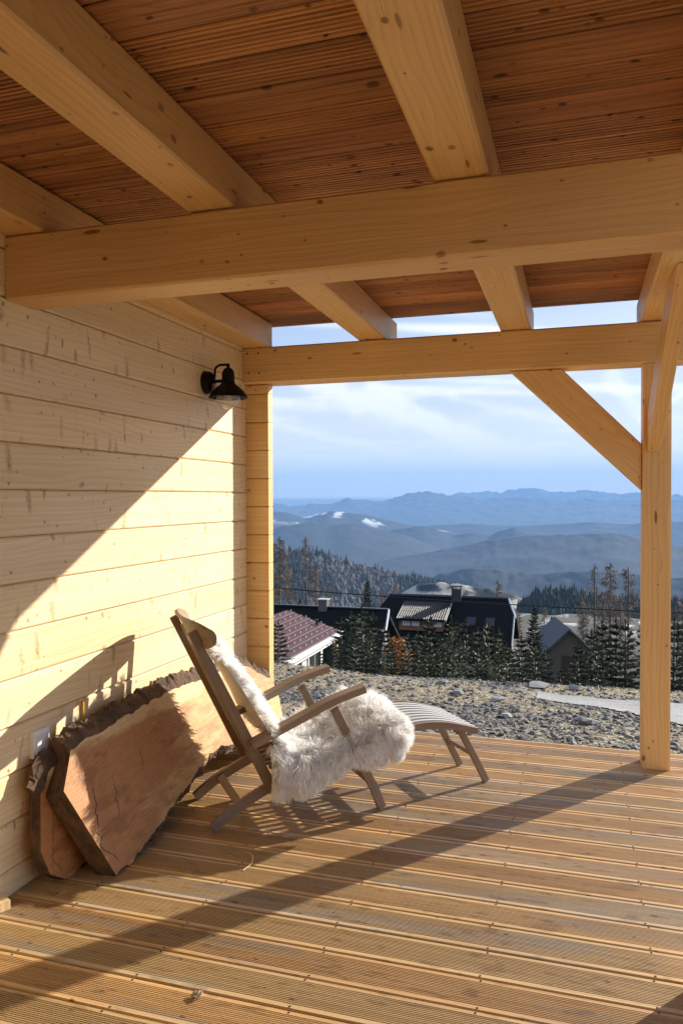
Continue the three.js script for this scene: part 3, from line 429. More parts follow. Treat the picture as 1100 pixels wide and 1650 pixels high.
// ------------------------------------------------------------------ live edge slabs leaning on the wall
function slab(name, label, outline, xf, k, thick, opt) {
  // outline in (z along the wall, y up) of the front face; the face leans: x = xf - k*y
  const S = group(name); tag(S, label, 'wood slab', 'live edge slabs on the wall');
  const R = rng(opt.seed), pts = [], n = outline.length;
  for (let i = 0; i < n; i++) {
    const [z1, y1, e] = outline[i], [z2, y2] = outline[(i + 1) % n], l = Math.hypot(z2 - z1, y2 - y1), m = Math.max(1, Math.round(l / 0.014));
    const nz = -(y2 - y1) / l, ny = (z2 - z1) / l;
    for (let j = 0; j < m; j++) { const t = j / m, d = e === 'bark' ? (fb(lerp(z1, z2, t) * 24 + 40, lerp(y1, y2, t) * 24 + 20, 3, opt.seed) - 0.5) * 0.03 * Math.min(1, 6 * Math.min(t, 1 - t) + 0.4) : 0; pts.push([lerp(z1, z2, t) + nz * d, lerp(y1, y2, t) + ny * d, e]); }
  }
  const nrm = V(1, k, 0).normalize(), at = (z, y, d) => V(xf - k * y, y, z).addScaledVector(nrm, -d);
  const N = pts.length, tri = THREE.ShapeUtils.triangulateShape(pts.map(p => new THREE.Vector2(p[0], p[1])), []);
  const fp = [], fu = [], add = (P, U, v, u) => { P.push(v.x, v.y, v.z); U.push(...u); };
  const z0 = Math.min(...pts.map(p => p[0])), zw = Math.max(...pts.map(p => p[0])) - z0, yh = Math.max(...pts.map(p => p[1]));
  for (const t of tri) for (const q of t) { const p = pts[q]; add(fp, fu, at(p[0], p[1], 0), [(p[0] - z0) / zw, p[1] / yh]); }
  for (const t of tri) for (const q of [t[0], t[2], t[1]]) { const p = pts[q]; add(fp, fu, at(p[0], p[1], thick), [(p[0] - z0) / zw, p[1] / yh]); }
  const face = triGeo(fp, null, fu);
  { const nn = face.attributes.normal; if (nn.getX(0) < 0) { const P = face.attributes.position, U = face.attributes.uv; for (let i = 0; i < P.count; i += 3) { for (const A of [P, U]) { const s = A.itemSize; for (let c = 0; c < s; c++) { const t = A.array[(i + 1) * s + c]; A.array[(i + 1) * s + c] = A.array[(i + 2) * s + c]; A.array[(i + 2) * s + c] = t; } } } face.computeVertexNormals(); } }
  mesh('sawn_face', face, opt.face, S);
  const parts = { bark: [[], []], cut: [[], []] }, rows = 9;
  const pt = (i, j) => {
    const [z, y, e] = pts[mod(i, N)], t = j / rows, a = pts[mod(i - 2, N)], b = pts[mod(i + 2, N)], l = Math.hypot(b[0] - a[0], b[1] - a[1]) || 1, oz = (b[1] - a[1]) / l * opt.dir, oy = -(b[0] - a[0]) / l * opt.dir;
    const end = Math.min(1, 4 * Math.min(t, 1 - t)), bul = e === 'bark' ? (y > 0.25 ? 0.062 : 0.03) * Math.pow(Math.sin(Math.PI * t), 0.8) + (fb(z * 34 + 50, t * 5 + y * 30 + 9, 4, opt.seed + 3) - 0.5) * 0.05 * end : (fb(z * 20 + 50, y * 20 + t * 3, 3, 6) - 0.5) * 0.003 * end;
    return at(z + oz * bul, y + oy * bul, thick * t);
  };
  for (let i = 0; i < N; i++) { const [P, U] = parts[pts[i][2] === 'bark' ? 'bark' : 'cut']; for (let j = 0; j < rows; j++) { const A = [pt(i, j), pt(i + 1, j), pt(i + 1, j + 1), pt(i, j + 1)], c = i * 0.014; const u = [[c, j / rows * thick], [c + 0.014, j / rows * thick], [c + 0.014, (j + 1) / rows * thick], [c, (j + 1) / rows * thick]]; for (const q of opt.dir > 0 ? [0, 1, 2, 0, 2, 3] : [0, 2, 1, 0, 3, 2]) add(P, U, A[q], [u[q][0] / 0.5, u[q][1] / 0.5]); } }
  mesh('bark', triGeo(parts.bark[0], null, parts.bark[1]), opt.bark, S);
  if (parts.cut[0].length) mesh('shaded_edge', triGeo(parts.cut[0], null, parts.cut[1]), opt.edge, S);
  return S;
}
{
  const barkMap = texture(512, 512, (u, v, c) => { const a = pf(u, v, 26, 60, 4, 4), b = pf(u, v, 8, 12, 3, 9), t = clamp(0.15 + a * 0.9 + (b - 0.5) * 0.8); c[0] = lerp(0.022, 0.15, t); c[1] = lerp(0.013, 0.088, t); c[2] = lerp(0.008, 0.05, t); }, true);
  const barkBump = texture(512, 512, (u, v, c) => { c[0] = c[1] = c[2] = pf(u, v, 22, 70, 4, 4); });
  const bark = new THREE.MeshStandardMaterial({ map: barkMap, bumpMap: barkBump, bumpScale: 0.012, roughness: 0.95 });
  // heart wood red brown, sapwood pale along the bark, with drying cracks
  const cracks = [[0.92, 0.70, 0.955, 0.10, 0.0026], [0.955, 0.28, 0.905, 0.06, 0.0022], [0.86, 0.62, 0.872, 0.30, 0.0022], [0.74, 0.72, 0.76, 0.5, 0.0016], [0.45, 0.62, 0.462, 0.4, 0.0014]];
  const faceMap = texture(2048, 1024, (u, v, c) => {
    const w = pf(u, v, 3, 3, 4, 2), arch = v - 0.18 * Math.sin(u * 3.0) + (w - 0.5) * 0.3, x = arch * 38 + 2 * pf(u, v, 2, 5, 3, 9), fr = x - Math.floor(x), late = Math.pow(fr, 3);
    const fib = pf(u, v, 40, 260, 3, 13), blot = pf(u, v, 7, 7, 5, 17), saw = pf(u, v, 90, 6, 2, 23), speck = pf(u, v, 60, 40, 3, 27);
    const sap = step(0.80, 0.86, v + (w - 0.5) * 0.22 - 0.10 * Math.abs(u - 0.55)) ;
    const core = step(0.34, 0.62, blot + 0.42 * (u - 0.42) + 0.1 * (w - 0.5));
    const A = [0.58, 0.355, 0.140], B = [0.38, 0.155, 0.055], Sp = [0.70, 0.52, 0.27];
    for (let k = 0; k < 3; k++) { let q = lerp(A[k], B[k], core * 0.8); q = lerp(q, Sp[k], sap * 0.8); q *= 0.70 + 0.36 * fib + 0.22 * (blot) + 0.10 * saw + 0.16 * (speck - 0.5) - 0.20 * late; c[k] = q; }
    const dirt = step(0.60, 0.74, pf(u, v, 12, 10, 5, 33)) * 0.35; c[0] *= 1 - dirt * 0.7; c[1] *= 1 - dirt * 0.75; c[2] *= 1 - dirt * 0.8;
    for (const [u1, v1, u2, v2, wd] of cracks) { const t = clamp((v - v1) / (v2 - v1)); if (v > Math.max(v1, v2) || v < Math.min(v1, v2)) continue; const d = Math.abs(u - lerp(u1, u2, t) - (pf(u * 0 + 0.3, v, 4, 24, 3, 44) - 0.5) * 0.018); const a = 1 - step(wd * 0.4, wd, d / Math.max(0.2, Math.sin(Math.PI * t))); for (let k = 0; k < 3; k++) c[k] = lerp(c[k], 0.02, a * 0.9); }
  }, true);
  const faceBump = texture(1024, 512, (u, v, c) => { c[0] = c[1] = c[2] = 0.6 * pf(u, v, 90, 12, 3, 23) + 0.4 * pf(u, v, 30, 130, 3, 13); });
  const face = new THREE.MeshStandardMaterial({ map: faceMap, bumpMap: faceBump, bumpScale: 0.003, roughness: 0.7 });
  const edge = new THREE.MeshStandardMaterial({ map: barkMap, color: new THREE.Color().setRGB(0.8, 0.75, 0.7), bumpMap: barkBump, bumpScale: 0.008, roughness: 0.95 });  // bark tint whose dark colour stands in for the shade at the slab ends
  // front slab, clockwise from the tip standing on the deck: shade-dark end up, bark edge along the top, far end, bark arch below
  slab('wood_slab', 'huge live edge wood slab leaning on the log wall behind the lounge chair', [
    [-2.519, 0.004, 'cut'], [-2.378, 0.369, 'cut'], [-2.476, 0.485, 'bark'], [-2.563, 0.497, 'bark'], [-2.775, 0.502, 'bark'], [-3.08, 0.525, 'bark'], [-3.3, 0.527, 'bark'], [-3.557, 0.514, 'bark'], [-3.83, 0.503, 'bark'], [-4.09, 0.47, 'bark'], [-4.28, 0.37, 'bark'], [-4.36, 0.335, 'cut'], [-4.375, 0.22, 'cut'], [-4.30, 0.004, 'bark'], [-4.05, 0.035, 'bark'], [-3.826, 0.111, 'bark'], [-3.697, 0.15, 'bark'], [-3.5, 0.18, 'bark'], [-3.40, 0.172, 'bark'], [-3.142, 0.115, 'bark'], [-2.835, 0.052, 'bark'], [-2.62, 0.008, 'bark']].map(p => p), -1.69, 0.35, 0.085, { seed: 61, face, bark, edge, dir: 1 });
  const face2 = new THREE.MeshStandardMaterial({ map: faceMap, color: new THREE.Color().setRGB(1.05, 0.95, 0.8), roughness: 0.75, bumpMap: faceBump, bumpScale: 0.0014 });
  slab('wood_slab', 'second smaller wood slab standing between the front slab and the wall', [
    [-2.44, 0.004, 'cut'], [-2.36, 0.06, 'cut'], [-2.325, 0.16, 'cut'], [-2.355, 0.36, 'bark'], [-2.43, 0.43, 'bark'], [-2.7, 0.44, 'bark'], [-3.1, 0.43, 'bark'], [-3.4, 0.38, 'cut'], [-3.45, 0.2, 'cut'], [-3.3, 0.06, 'bark'], [-2.9, 0.004, 'bark']], -1.862, 0.115, 0.05, { seed: 67, face: face2, bark, edge, dir: 1 });
}

// ------------------------------------------------------------------ steamer lounge chair (local x from head to foot, z towards the camera)
{
  const CH = group('lounge_chair', [-0.885, 0, -3.443], 0.684); tag(CH, 'weathered teak steamer lounge chair with slatted footrest', 'lounge chair');
  const uvWood = (g, d, seed) => { const p = g.attributes.position, uv = new Float32Array(p.count * 2); for (let i = 0; i < p.count; i++) { const x = p.getX(i), y = p.getY(i), z = p.getZ(i); uv[2 * i] = (x * d.x + y * d.y + z * d.z) + seed * 0.37; uv[2 * i + 1] = (y * d.x - x * d.y + z * 0.9) / 0.25 + seed * 0.61; } g.setAttribute('uv', new THREE.BufferAttribute(uv, 2)); return g; };
  let sid = 1;
  // a bar bent in the side plane: centre line points, depths, z from..to
  function bar(path, depth, z0, z1, round = true) {
    const c = path.length > 2 ? new THREE.CatmullRomCurve3(path.map(p => V(p[0], p[1], 0))) : new THREE.LineCurve3(V(...path[0], 0), V(...path[1], 0)), n = path.length > 2 ? 22 : 2, L = [], Rr = [];
    for (let i = 0; i <= n; i++) { const t = i / n, p = c.getPoint(t), d = c.getTangent(t), h = (Array.isArray(depth) ? lerp(depth[0], depth[1], t) : depth) / 2; L.push([p.x - d.y * h, p.y + d.x * h]); Rr.push([p.x + d.y * h, p.y - d.x * h]); }
    const s = new THREE.Shape([...L, ...Rr.reverse()].map(p => new THREE.Vector2(...p))), b = 0.0035, w = Math.abs(z1 - z0);
    const g = new THREE.ExtrudeGeometry(s, { depth: w - 2 * b, bevelEnabled: true, bevelSize: b, bevelThickness: b, bevelOffset: -b, bevelSegments: 2, steps: 1 }).translate(0, 0, Math.min(z0, z1) + b);
    const d = V(path[path.length - 1][0] - path[0][0], path[path.length - 1][1] - path[0][1], 0).normalize(); return uvWood(g, d, sid++);
  }
  const cross = (x, y, z0, z1, w, h, rot = 0) => { const g = prism(chamfered(w, h, 0.003), z1 - z0, { tu: 1, tv: 0.25, ou: sid++ * 0.31, ov: sid * 0.17, x0: 0 }); return g.applyMatrix4(new THREE.Matrix4().makeRotationY(-Math.PI / 2)).applyMatrix4(new THREE.Matrix4().makeRotationZ(rot)).translate(x, y, z0); };
  const bolt = (x, y, z) => new THREE.CylinderGeometry(0.007, 0.007, 0.006, 12).rotateX(Math.PI / 2).translate(x, y, z);
  const [t0, t1, t2] = teakTints;
  const backA = Math.atan2(0.775, -0.37);
  for (const [n, z] of [['near', 0], ['far', -0.46]]) {
    const s = n === 'near' ? 1 : -1;
    mesh('back_rail', bar([[-0.520, 0.160], [-0.72, 0.575], [-0.872, 0.885]], [0.048, 0.038], z - 0.035, z - 0.012), t1, CH);
    mesh('seat_rail', bar([[-0.782, 0.012], [-0.70, 0.072], [-0.60, 0.125], [-0.50, 0.168], [-0.30, 0.232], [-0.10, 0.282], [0.105, 0.332]], 0.045, z - 0.062 * (s > 0 ? 1 : -0) - (s > 0 ? 0 : -0.015), z - 0.036 * (s > 0 ? 1 : 0) + (s > 0 ? 0 : 0.041)), t0, CH);
    mesh('front_leg', bar([[-0.232, 0.492], [-0.165, 0.36], [-0.100, 0.225], [-0.035, 0.105], [0.006, 0.003]], 0.042, z - 0.011, z + 0.012), t0, CH);
    const am = bar([[-0.622, 0.378], [-0.40, 0.468], [-0.24, 0.533], [-0.086, 0.574]], [0.03, 0.032], z - 0.026, z + 0.040);
    const arm = mesh('armrest', am, t2, CH); mesh('bolt', bolt(-0.605, 0.384, z + 0.041 * s), M.steel, arm);
    mesh('bolt', bolt(-0.106, 0.245, z + 0.0135), M.steel, CH); mesh('bolt', bolt(-0.228, 0.478, z + 0.0135), M.steel, CH);
  }
  mesh('stretcher', cross(-0.045, 0.13, -0.45, -0.012, 0.02, 0.036), t0, CH);
  mesh('stretcher', cross(-0.66, 0.098, -0.43, -0.05, 0.036, 0.018, 0.6), t2, CH);
  mesh('stretcher', cross(-0.515, 0.19, -0.46, -0.036, 0.03, 0.022, 0.4), t1, CH);
  // head board: a wide curved board across both rails
  {
    const pos = [], uvs = [], n = 28, m = 8, L = 0.60, h = 0.135;
    const pnt = (i, j, back) => { const a = i / n * 2 - 1, b = j / m * 2 - 1, e = Math.pow(Math.abs(a), 5), hh = h / 2 * (1 - 0.42 * e), y = b * hh + 0.012 * (1 - a * a), x = 0.012 + 0.045 * a * a - 0.018 * b * b + (back ? -0.026 + 0.01 * Math.abs(b) : 0); return [x, y, a * L / 2]; };
    const quad = (A, B, C, D) => { for (const q of [A, B, C, A, C, D]) { pos.push(...q); uvs.push(q[2] + 0.4, q[1] / 0.25); } };
    for (let i = 0; i < n; i++) for (let j = 0; j < m; j++) { quad(pnt(i, j), pnt(i, j + 1), pnt(i + 1, j + 1), pnt(i + 1, j)); quad(pnt(i, j, 1), pnt(i + 1, j, 1), pnt(i + 1, j + 1, 1), pnt(i, j + 1, 1)); }
    for (let i = 0; i < n; i++) { quad(pnt(i, 0), pnt(i + 1, 0), pnt(i + 1, 0, 1), pnt(i, 0, 1)); quad(pnt(i, m), pnt(i, m, 1), pnt(i + 1, m, 1), pnt(i + 1, m)); }
    for (let j = 0; j < m; j++) { quad(pnt(0, j), pnt(0, j, 1), pnt(0, j + 1, 1), pnt(0, j + 1)); quad(pnt(n, j), pnt(n, j + 1), pnt(n, j + 1, 1), pnt(n, j, 1)); }
    const g = triGeo(pos, null, uvs); g.applyMatrix4(new THREE.Matrix4().makeRotationZ(0.445)).translate(-0.845, 0.862, -0.205);
    mesh('head_board', g, t2, CH);
  }
  for (let i = 0; i < 6; i++) { const z = -0.055 - i * 0.0668; mesh('back_slat', bar([[-0.540, 0.225], [-0.72, 0.585], [-0.845, 0.855]], 0.010, z - 0.030, z), i % 2 ? t0 : t1, CH); }
  for (let i = 0; i < 7; i++) { const z = -0.060 - i * 0.0555; mesh('seat_slat', bar([[-0.50, 0.215], [-0.28, 0.262], [0.02, 0.338], [0.105, 0.355]], 0.010, z - 0.034, z), i % 2 ? t0 : t2, CH); }
  mesh('seat_bar', cross(0.10, 0.340, -0.435, -0.036, 0.035, 0.03), t1, CH);
  mesh('seat_bar', cross(-0.46, 0.205, -0.435, -0.036, 0.03, 0.02, 0.2), t1, CH);
  mesh('round_bar', cyl(V(0.125, 0.327, -0.445), V(0.125, 0.327, -0.008), 0.017, 0.017, 14), flat(0.42, 0.27, 0.12, 0.6), CH);
  // footrest
  const slatSheen = flat(0.52, 0.51, 0.49, 0.38, { bumpMap: t2.bumpMap, bumpScale: 0.0006 });  // slat wood coloured pale to paint in the shine of sun and sky
  const fpath = [[0.10, 0.342], [0.22, 0.358], [0.36, 0.348], [0.545, 0.298]];
  for (const z of [-0.020, -0.435]) mesh('footrest_rail', bar(fpath.map(([x, y]) => [x, y - 0.008]), 0.034, z - 0.02, z), t1, CH);
  for (let i = 0; i < 8; i++) { const z = -0.050 - i * 0.0465; mesh('footrest_slat', bar(fpath.map(([x, y]) => [x, y + 0.006]), 0.011, z - 0.024, z), slatSheen, CH); }
  mesh('footrest_bar', cross(0.52, 0.297, -0.435, -0.04, 0.034, 0.014, -0.28), t1, CH); mesh('footrest_bar', cross(0.33, 0.337, -0.435, -0.04, 0.03, 0.012, -0.1), t1, CH);
  for (const z of [-0.096, -0.356]) mesh('footrest_leg', bar([[0.475, 0.302], [0.56, 0.15], [0.638, 0.004]], 0.034, z - 0.012, z + 0.012), t0, CH);
  mesh('stretcher', cross(0.565, 0.145, -0.356, -0.096, 0.02, 0.032, 1.0), t0, CH);

  // --------------------------------------------------------------- sheepskin thrown over it
  const SK = group('sheepskin', [-0.885, 0, -3.443], 0.684); tag(SK, 'long haired white sheepskin draped over the back and seat of the lounge chair', 'sheepskin');
  const R = rng(404), path = new THREE.CatmullRomCurve3([[-0.765, 0.755], [-0.70, 0.630], [-0.60, 0.455], [-0.52, 0.335], [-0.44, 0.285], [-0.30, 0.290], [-0.10, 0.345], [0.0, 0.385], [0.055, 0.39], [0.09, 0.37]].map(p => V(...p, 0)));
  // surface point and normal: t along the skin, l across (0 near edge, 1 far edge)
  const edgeN = t => -0.015 - 0.030 * step(0.36, 0.5, t) + 0.06 * (1 - step(0, 0.2, t)) + 0.03 * (fb(t * 9 + 5, 2, 3, 3) - 0.5) + 0.05 * step(0.9, 1, t);
  const edgeF = t => 0.515 - 0.05 * (1 - step(0, 0.2, t)) - 0.05 * step(0.85, 1, t);
  const main = (t, l) => { const p = path.getPoint(t), d = path.getTangent(t), lat = lerp(edgeN(t), edgeF(t), l), puff = 0.028 * Math.sin(Math.PI * clamp(l * 1.02, 0, 1)) + 0.03 * (fb(t * 8 + 3, l * 4 + 3, 3, 31) - 0.5) + 0.012 * Math.exp(-Math.pow((t - 0.86) / 0.13, 2)) + 0.03 * Math.exp(-Math.pow((t - 0.2) / 0.16, 2)); const n = V(-d.y, d.x, 0); if (n.x < 0 && n.y < 0) n.negate(); n.z = (0.5 - l) * 1.1; n.normalize(); return [V(p.x, p.y, -lat).addScaledVector(V(-d.y, d.x, 0), puff), n]; };
  // the near flank hangs over the side rail
  const low = s => interp([[-0.60, 0.30], [-0.56, 0.205], [-0.50, 0.185], [-0.42, 0.19], [-0.36, 0.205], [-0.30, 0.235], [-0.22, 0.265], [-0.12, 0.28], [-0.02, 0.275], [0.03, 0.29], [0.08, 0.325], [0.13, 0.35]], s);
  const flank = (t, l) => { const q = main(lerp(0.30, 0.98, t), 0)[0], s = q.x - 0.012, y1 = q.y, y0 = Math.min(low(s), y1 - 0.02), y = lerp(y1, y0, l), b = 0.03 * Math.sin(Math.PI * (0.15 + 0.75 * l)) + 0.022 * (fb(s * 11 + 8, y * 9 + 3, 3, 9) - 0.5); return [V(s, y, Math.max(q.z, 0.012) + b), V(0.05, 0.45 - l * 0.7, 1).normalize()]; };
  const sheet = (f, nt, nl, inset) => { const P = [], idx = []; for (let i = 0; i <= nt; i++) for (let j = 0; j <= nl; j++) { const [p, n] = f(i / nt, j / nl); p.addScaledVector(n, inset); P.push(p.x, p.y, p.z); if (i && j) { const k = i * (nl + 1) + j; idx.push(k - nl - 2, k - nl - 1, k, k - nl - 2, k, k - 1); } } const g = new THREE.BufferGeometry(); g.setAttribute('position', new THREE.Float32BufferAttribute(P, 3)); g.setIndex(idx); g.computeVertexNormals(); return g.toNonIndexed(); };
  const hideMat = new THREE.MeshStandardMaterial({ color: new THREE.Color().setRGB(0.90, 0.86, 0.80), roughness: 0.95, side: THREE.DoubleSide });
  const hg = [sheet(main, 60, 24, 0), sheet(flank, 40, 12, 0)]; hg.forEach(g => g.deleteAttribute('uv')); mesh('hide', mergeGeometries(hg), hideMat, SK);
  const pos = [], col = [], nor = [];
  const strand = (p, n, len, curlScale) => {
    const q = 9, a = (fb(p.x * q + 30, p.y * q + p.z * q + 30, 2, 55) - 0.5) * 6, b = (fb(p.x * q + 70, p.y * q - p.z * q + 50, 2, 56) - 0.5) * 6;
    const cx = Math.floor(p.x * 42 + 0.8 * n2(p.y * 30 + 9, p.z * 30 + 9)), cy = Math.floor(p.y * 42 + 0.8 * n2(p.x * 30 + 9, p.z * 30 + 3)), cz = Math.floor(p.z * 42), ka = (hsh(cx, cy, cz + 5) - 0.5) * 2.2, kb = (hsh(cx, cy, cz + 77) - 0.5) * 2.2;   // locks share a direction
    const tdir = V(a * 0.7 + ka + 0.2 * (R() - 0.5), b * 0.4 + kb * 0.8 + 0.2 * (R() - 0.5), -a * 0.4 + b * 0.4 + kb).projectOnPlane(n), d = n.clone().multiplyScalar(0.75 + 0.2 * R()).addScaledVector(tdir, 0.55 * curlScale).add(V((R() - 0.5) * 0.5, -0.28 + (R() - 0.5) * 0.4, (R() - 0.5) * 0.5)).normalize();
    const side = new THREE.Vector3().crossVectors(d, V(R() - 0.5, R() - 0.5, R() - 0.5)).normalize(), w = 0.0010 + 0.0008 * R(), g = V(0, -1, 0);
    const p1 = p.clone().addScaledVector(d, len * 0.45), d2 = d.clone().addScaledVector(g, 0.55).addScaledVector(tdir, 0.35).normalize(), p2 = p1.clone().addScaledVector(d2, len * 0.35), d3 = d2.clone().addScaledVector(g, 0.5).addScaledVector(tdir, 0.3).normalize(), p3 = p2.clone().addScaledVector(d3, len * 0.28);
    const A = p.clone().addScaledVector(side, w), B = p.clone().addScaledVector(side, -w), C = p1.clone().addScaledVector(side, w), D = p1.clone().addScaledVector(side, -w), E = p2.clone().addScaledVector(side, w * 0.8), F = p2.clone().addScaledVector(side, -w * 0.8);
    const t = 0.96 + 0.04 * R(), nn = n.clone().multiplyScalar(0.8).add(d).normalize();
    for (const v of [A, B, D, A, D, C, C, D, F, C, F, E, E, F, p3]) { pos.push(v.x, v.y, v.z); col.push(0.98 * t, 0.97 * t, 0.95 * t); nor.push(nn.x, nn.y, nn.z); }
  };
  for (let i = 0; i < 52000; i++) { const t = R(), l = R(), [p, n] = main(t, l); strand(p, n, (0.05 + 0.03 * R()) * (t < 0.04 ? 0.8 : 1), 1); }
  for (let i = 0; i < 34000; i++) { const t = R(), l = R() < 0.75 ? R() : 0.85 + 0.15 * R(), [p, n] = flank(t, l); strand(p, n, 0.05 + 0.032 * R(), 0.9); }
  for (let i = 0; i < 7000; i++) { const l = R(), e = R() < 0.35, [p, n] = main(e ? 0.0 + 0.02 * R() : 0.97 + 0.03 * R(), l), d = path.getTangent(e ? 0 : 1).multiplyScalar(e ? -0.6 : 0.9); strand(p, n.clone().add(d).normalize(), 0.05 + 0.025 * R(), 0.8); }
  for (let i = 0; i < 12000; i++) { const t = 0.28 + 0.72 * R(), [p, n] = main(t, 0.10 * R()); strand(p, n.add(V(0, 0.1 * R(), 0.9 * R())).normalize(), 0.055 + 0.03 * R(), 0.9); }
  const wg = new THREE.BufferGeometry(); wg.setAttribute('position', new THREE.Float32BufferAttribute(pos, 3)); wg.setAttribute('color', new THREE.Float32BufferAttribute(col, 3)); wg.computeVertexNormals();
  const wool = mesh('wool', wg, new THREE.MeshPhysicalMaterial({ vertexColors: true, roughness: 0.9, side: THREE.DoubleSide, transmission: 0.4, thickness: 0 }), SK); wool.userData.kind = 'stuff';
}

// ------------------------------------------------------------------ houses below the yard
function plate(P, th, o = {}) {                       // a flat panel from its corner points, th thick downwards along its normal
  const n = new THREE.Vector3().crossVectors(P[1].clone().sub(P[0]), P[2].clone().sub(P[0])).normalize(); if (o.up ? n.dot(o.up) < 0 : n.y < 0) n.negate();
  const Q = P.map(p => p.clone().addScaledVector(n, -th)), pos = [], N = P.length, c = P.reduce((a, p) => a.add(p), V(0, 0, 0)).multiplyScalar(1 / N).addScaledVector(n, -th / 2);
  const tri = (a, b, d) => { const m = new THREE.Vector3().crossVectors(b.clone().sub(a), d.clone().sub(a)); if (m.dot(a.clone().add(b).add(d).multiplyScalar(1 / 3).sub(c)) < 0) [b, d] = [d, b]; for (const v of [a, b, d]) pos.push(v.x, v.y, v.z); };
  for (let i = 1; i < N - 1; i++) { tri(P[0], P[i], P[i + 1]); tri(Q[0], Q[i], Q[i + 1]); }
  for (let i = 0; i < N; i++) { const j = (i + 1) % N; tri(P[i], P[j], Q[j]); tri(P[i], Q[j], Q[i]); }
  return triGeo(pos);
}
const roofRed = flat(0.065, 0.016, 0.017, 0.6), roofBlack = new THREE.MeshPhysicalMaterial({ color: new THREE.Color().setRGB(0.010, 0.0105, 0.011), roughness: 0.9, specularIntensity: 0.25 }), boardBrown = flat(0.20, 0.095, 0.05, 0.8), darkWood = flat(0.05, 0.034, 0.024, 0.85), render0 = flat(0.62, 0.60, 0.56, 0.85), winGlass = flat(0.03, 0.035, 0.04, 0.12), metalPale = flat(0.55, 0.55, 0.56, 0.35, { metalness: 0.5 }), tileGloss = flat(0.022, 0.022, 0.025, 0.3);
const mixP = (a, b, t) => a.clone().lerp(b, t);
{
  const H = tag(group('red_roof_house'), 'low white house with dark red metal roof and white gutter', 'house');
  const r0 = V(-10.46, -2.74, -26.7), r1 = V(-10.46, -2.74, -13.5), e0 = V(-8.37, -3.42, -26.7), e1 = V(-8.37, -3.42, -13.5), hooks = [];
  const n = 7;
  for (let i = 0; i < n; i++) {
    const a0 = mixP(r0, e0, i / n), a1 = mixP(r1, e1, i / n), b0 = mixP(r0, e0, (i + 1) / n + 0.01), b1 = mixP(r1, e1, (i + 1) / n + 0.01), lift = V(0, 0.035, 0);
    mesh('roof_panel', plate([a0, a1, b1.add(lift), b0.add(lift)], 0.02), roofRed, H);
    if (i % 1 === 0) for (let k = 0; k < 24; k++) { const t = (k + 0.5 * (i % 2)) / 24, p = mixP(mixP(r0, e0, (i + 0.55) / n), mixP(r1, e1, (i + 0.55) / n), t); hooks.push(boxg(-0.01, 0.01, 0, 0.06, -0.022, 0.022).translate(p.x, p.y + 0.02, p.z)); }
    mesh('roof_seam', timber(mixP(b0, b1, 0).add(V(0, 0.006, 0)), b1.clone().add(V(0, 0.006, 0)), 0.012, 0.012, 0.003), flat(0.25, 0.2, 0.2, 0.5), H);
  }
  mesh('roof_panel', plate([r0, r1, V(-12.6, -3.5, -13.5), V(-12.6, -3.5, -26.7)], 0.05), roofRed, H);
  const hk = mesh('snow_hooks', hooks, metalPale, H); hk.userData.kind = 'stuff';
  mesh('gutter', new THREE.CylinderGeometry(0.085, 0.085, 13.2, 12, 1, false).rotateX(Math.PI / 2).translate(-8.29, -3.50, -20.1), M.white, H);
  mesh('fascia', boxg(-8.46, -8.42, -3.75, -3.46, -26.6, -13.6), M.white, H);
  mesh('wall', boxg(-12.3, -8.95, -7.4, -3.55, -26.4, -13.7), render0, H);
  for (let i = 0; i < 6; i++) { const z = -25.4 + i * 1.9, w = mesh('window', boxg(-8.95, -8.90, -5.4, -3.95, z - 0.65, z + 0.65), M.white, H); mesh('pane', boxg(-8.90, -8.885, -5.3, -4.05, z - 0.56, z - 0.04), winGlass, w); mesh('pane', boxg(-8.90, -8.885, -5.3, -4.05, z + 0.04, z + 0.56), winGlass, w); }
  mesh('porch_post', boxg(-8.50, -8.40, -7.2, -3.75, -26.55, -26.42), flat(0.60, 0.42, 0.16, 0.7), H);
  mesh('chimney_pipe', cyl(V(-9.1, -3.4, -26.2), V(-9.1, -2.95, -26.2), 0.055), tileGloss, H);
}
{
  const H = tag(group('long_barn'), 'long low barn with a black roof between the red roof and the chalet', 'house'), z = -37, x0 = -15.2, x1 = -9.1, y = -4.15;
  mesh('roof_slope', plate([V(x0, y, z), V(x1, y, z), V(x1 + 0.25, y - 2.5, z + 3), V(x0, y - 2.5, z + 3)], 0.16), roofBlack, H);
  mesh('roof_slope', plate([V(x0, y, z), V(x1, y, z), V(x1 + 0.25, y - 2.5, z - 3), V(x0, y - 2.5, z - 3)], 0.16), roofBlack, H);
  mesh('ridge_cap', timber(V(x0, y + 0.05, z), V(x1, y + 0.05, z), 0.22, 0.08, 0.02), tileGloss, H);
  mesh('wall', boxg(x0 + 0.3, x1 - 0.35, -10.4, -6.55, z - 2.7, z + 2.7), darkWood, H);
  for (let i = 0; i < 6; i++) { const a = z - 2.4 + i * 0.8; mesh('gable_board', boxg(x1 - 0.34, x1 - 0.28, -7.4, y - 0.35 - Math.abs(a + 0.4 - z) * 0.8, a + 0.02, a + 0.78), flat(0.42, 0.40, 0.38, 0.8), H); }
  mesh('verge', timber(V(x1 + 0.05, y + 0.02, z), V(x1 + 0.32, y - 2.45, z + 3), 0.07, 0.20, 0.01), flat(0.6, 0.6, 0.6, 0.5), H);
  const c = mesh('chimney', boxg(-12.7, -12.25, y - 0.6, y + 0.42, z - 0.25, z + 0.2), flat(0.10, 0.09, 0.085), H); mesh('chimney_cap', boxg(-12.76, -12.19, y + 0.42, y + 0.46, z - 0.31, z + 0.26), flat(0.4, 0.4, 0.41, 0.5), c);
}
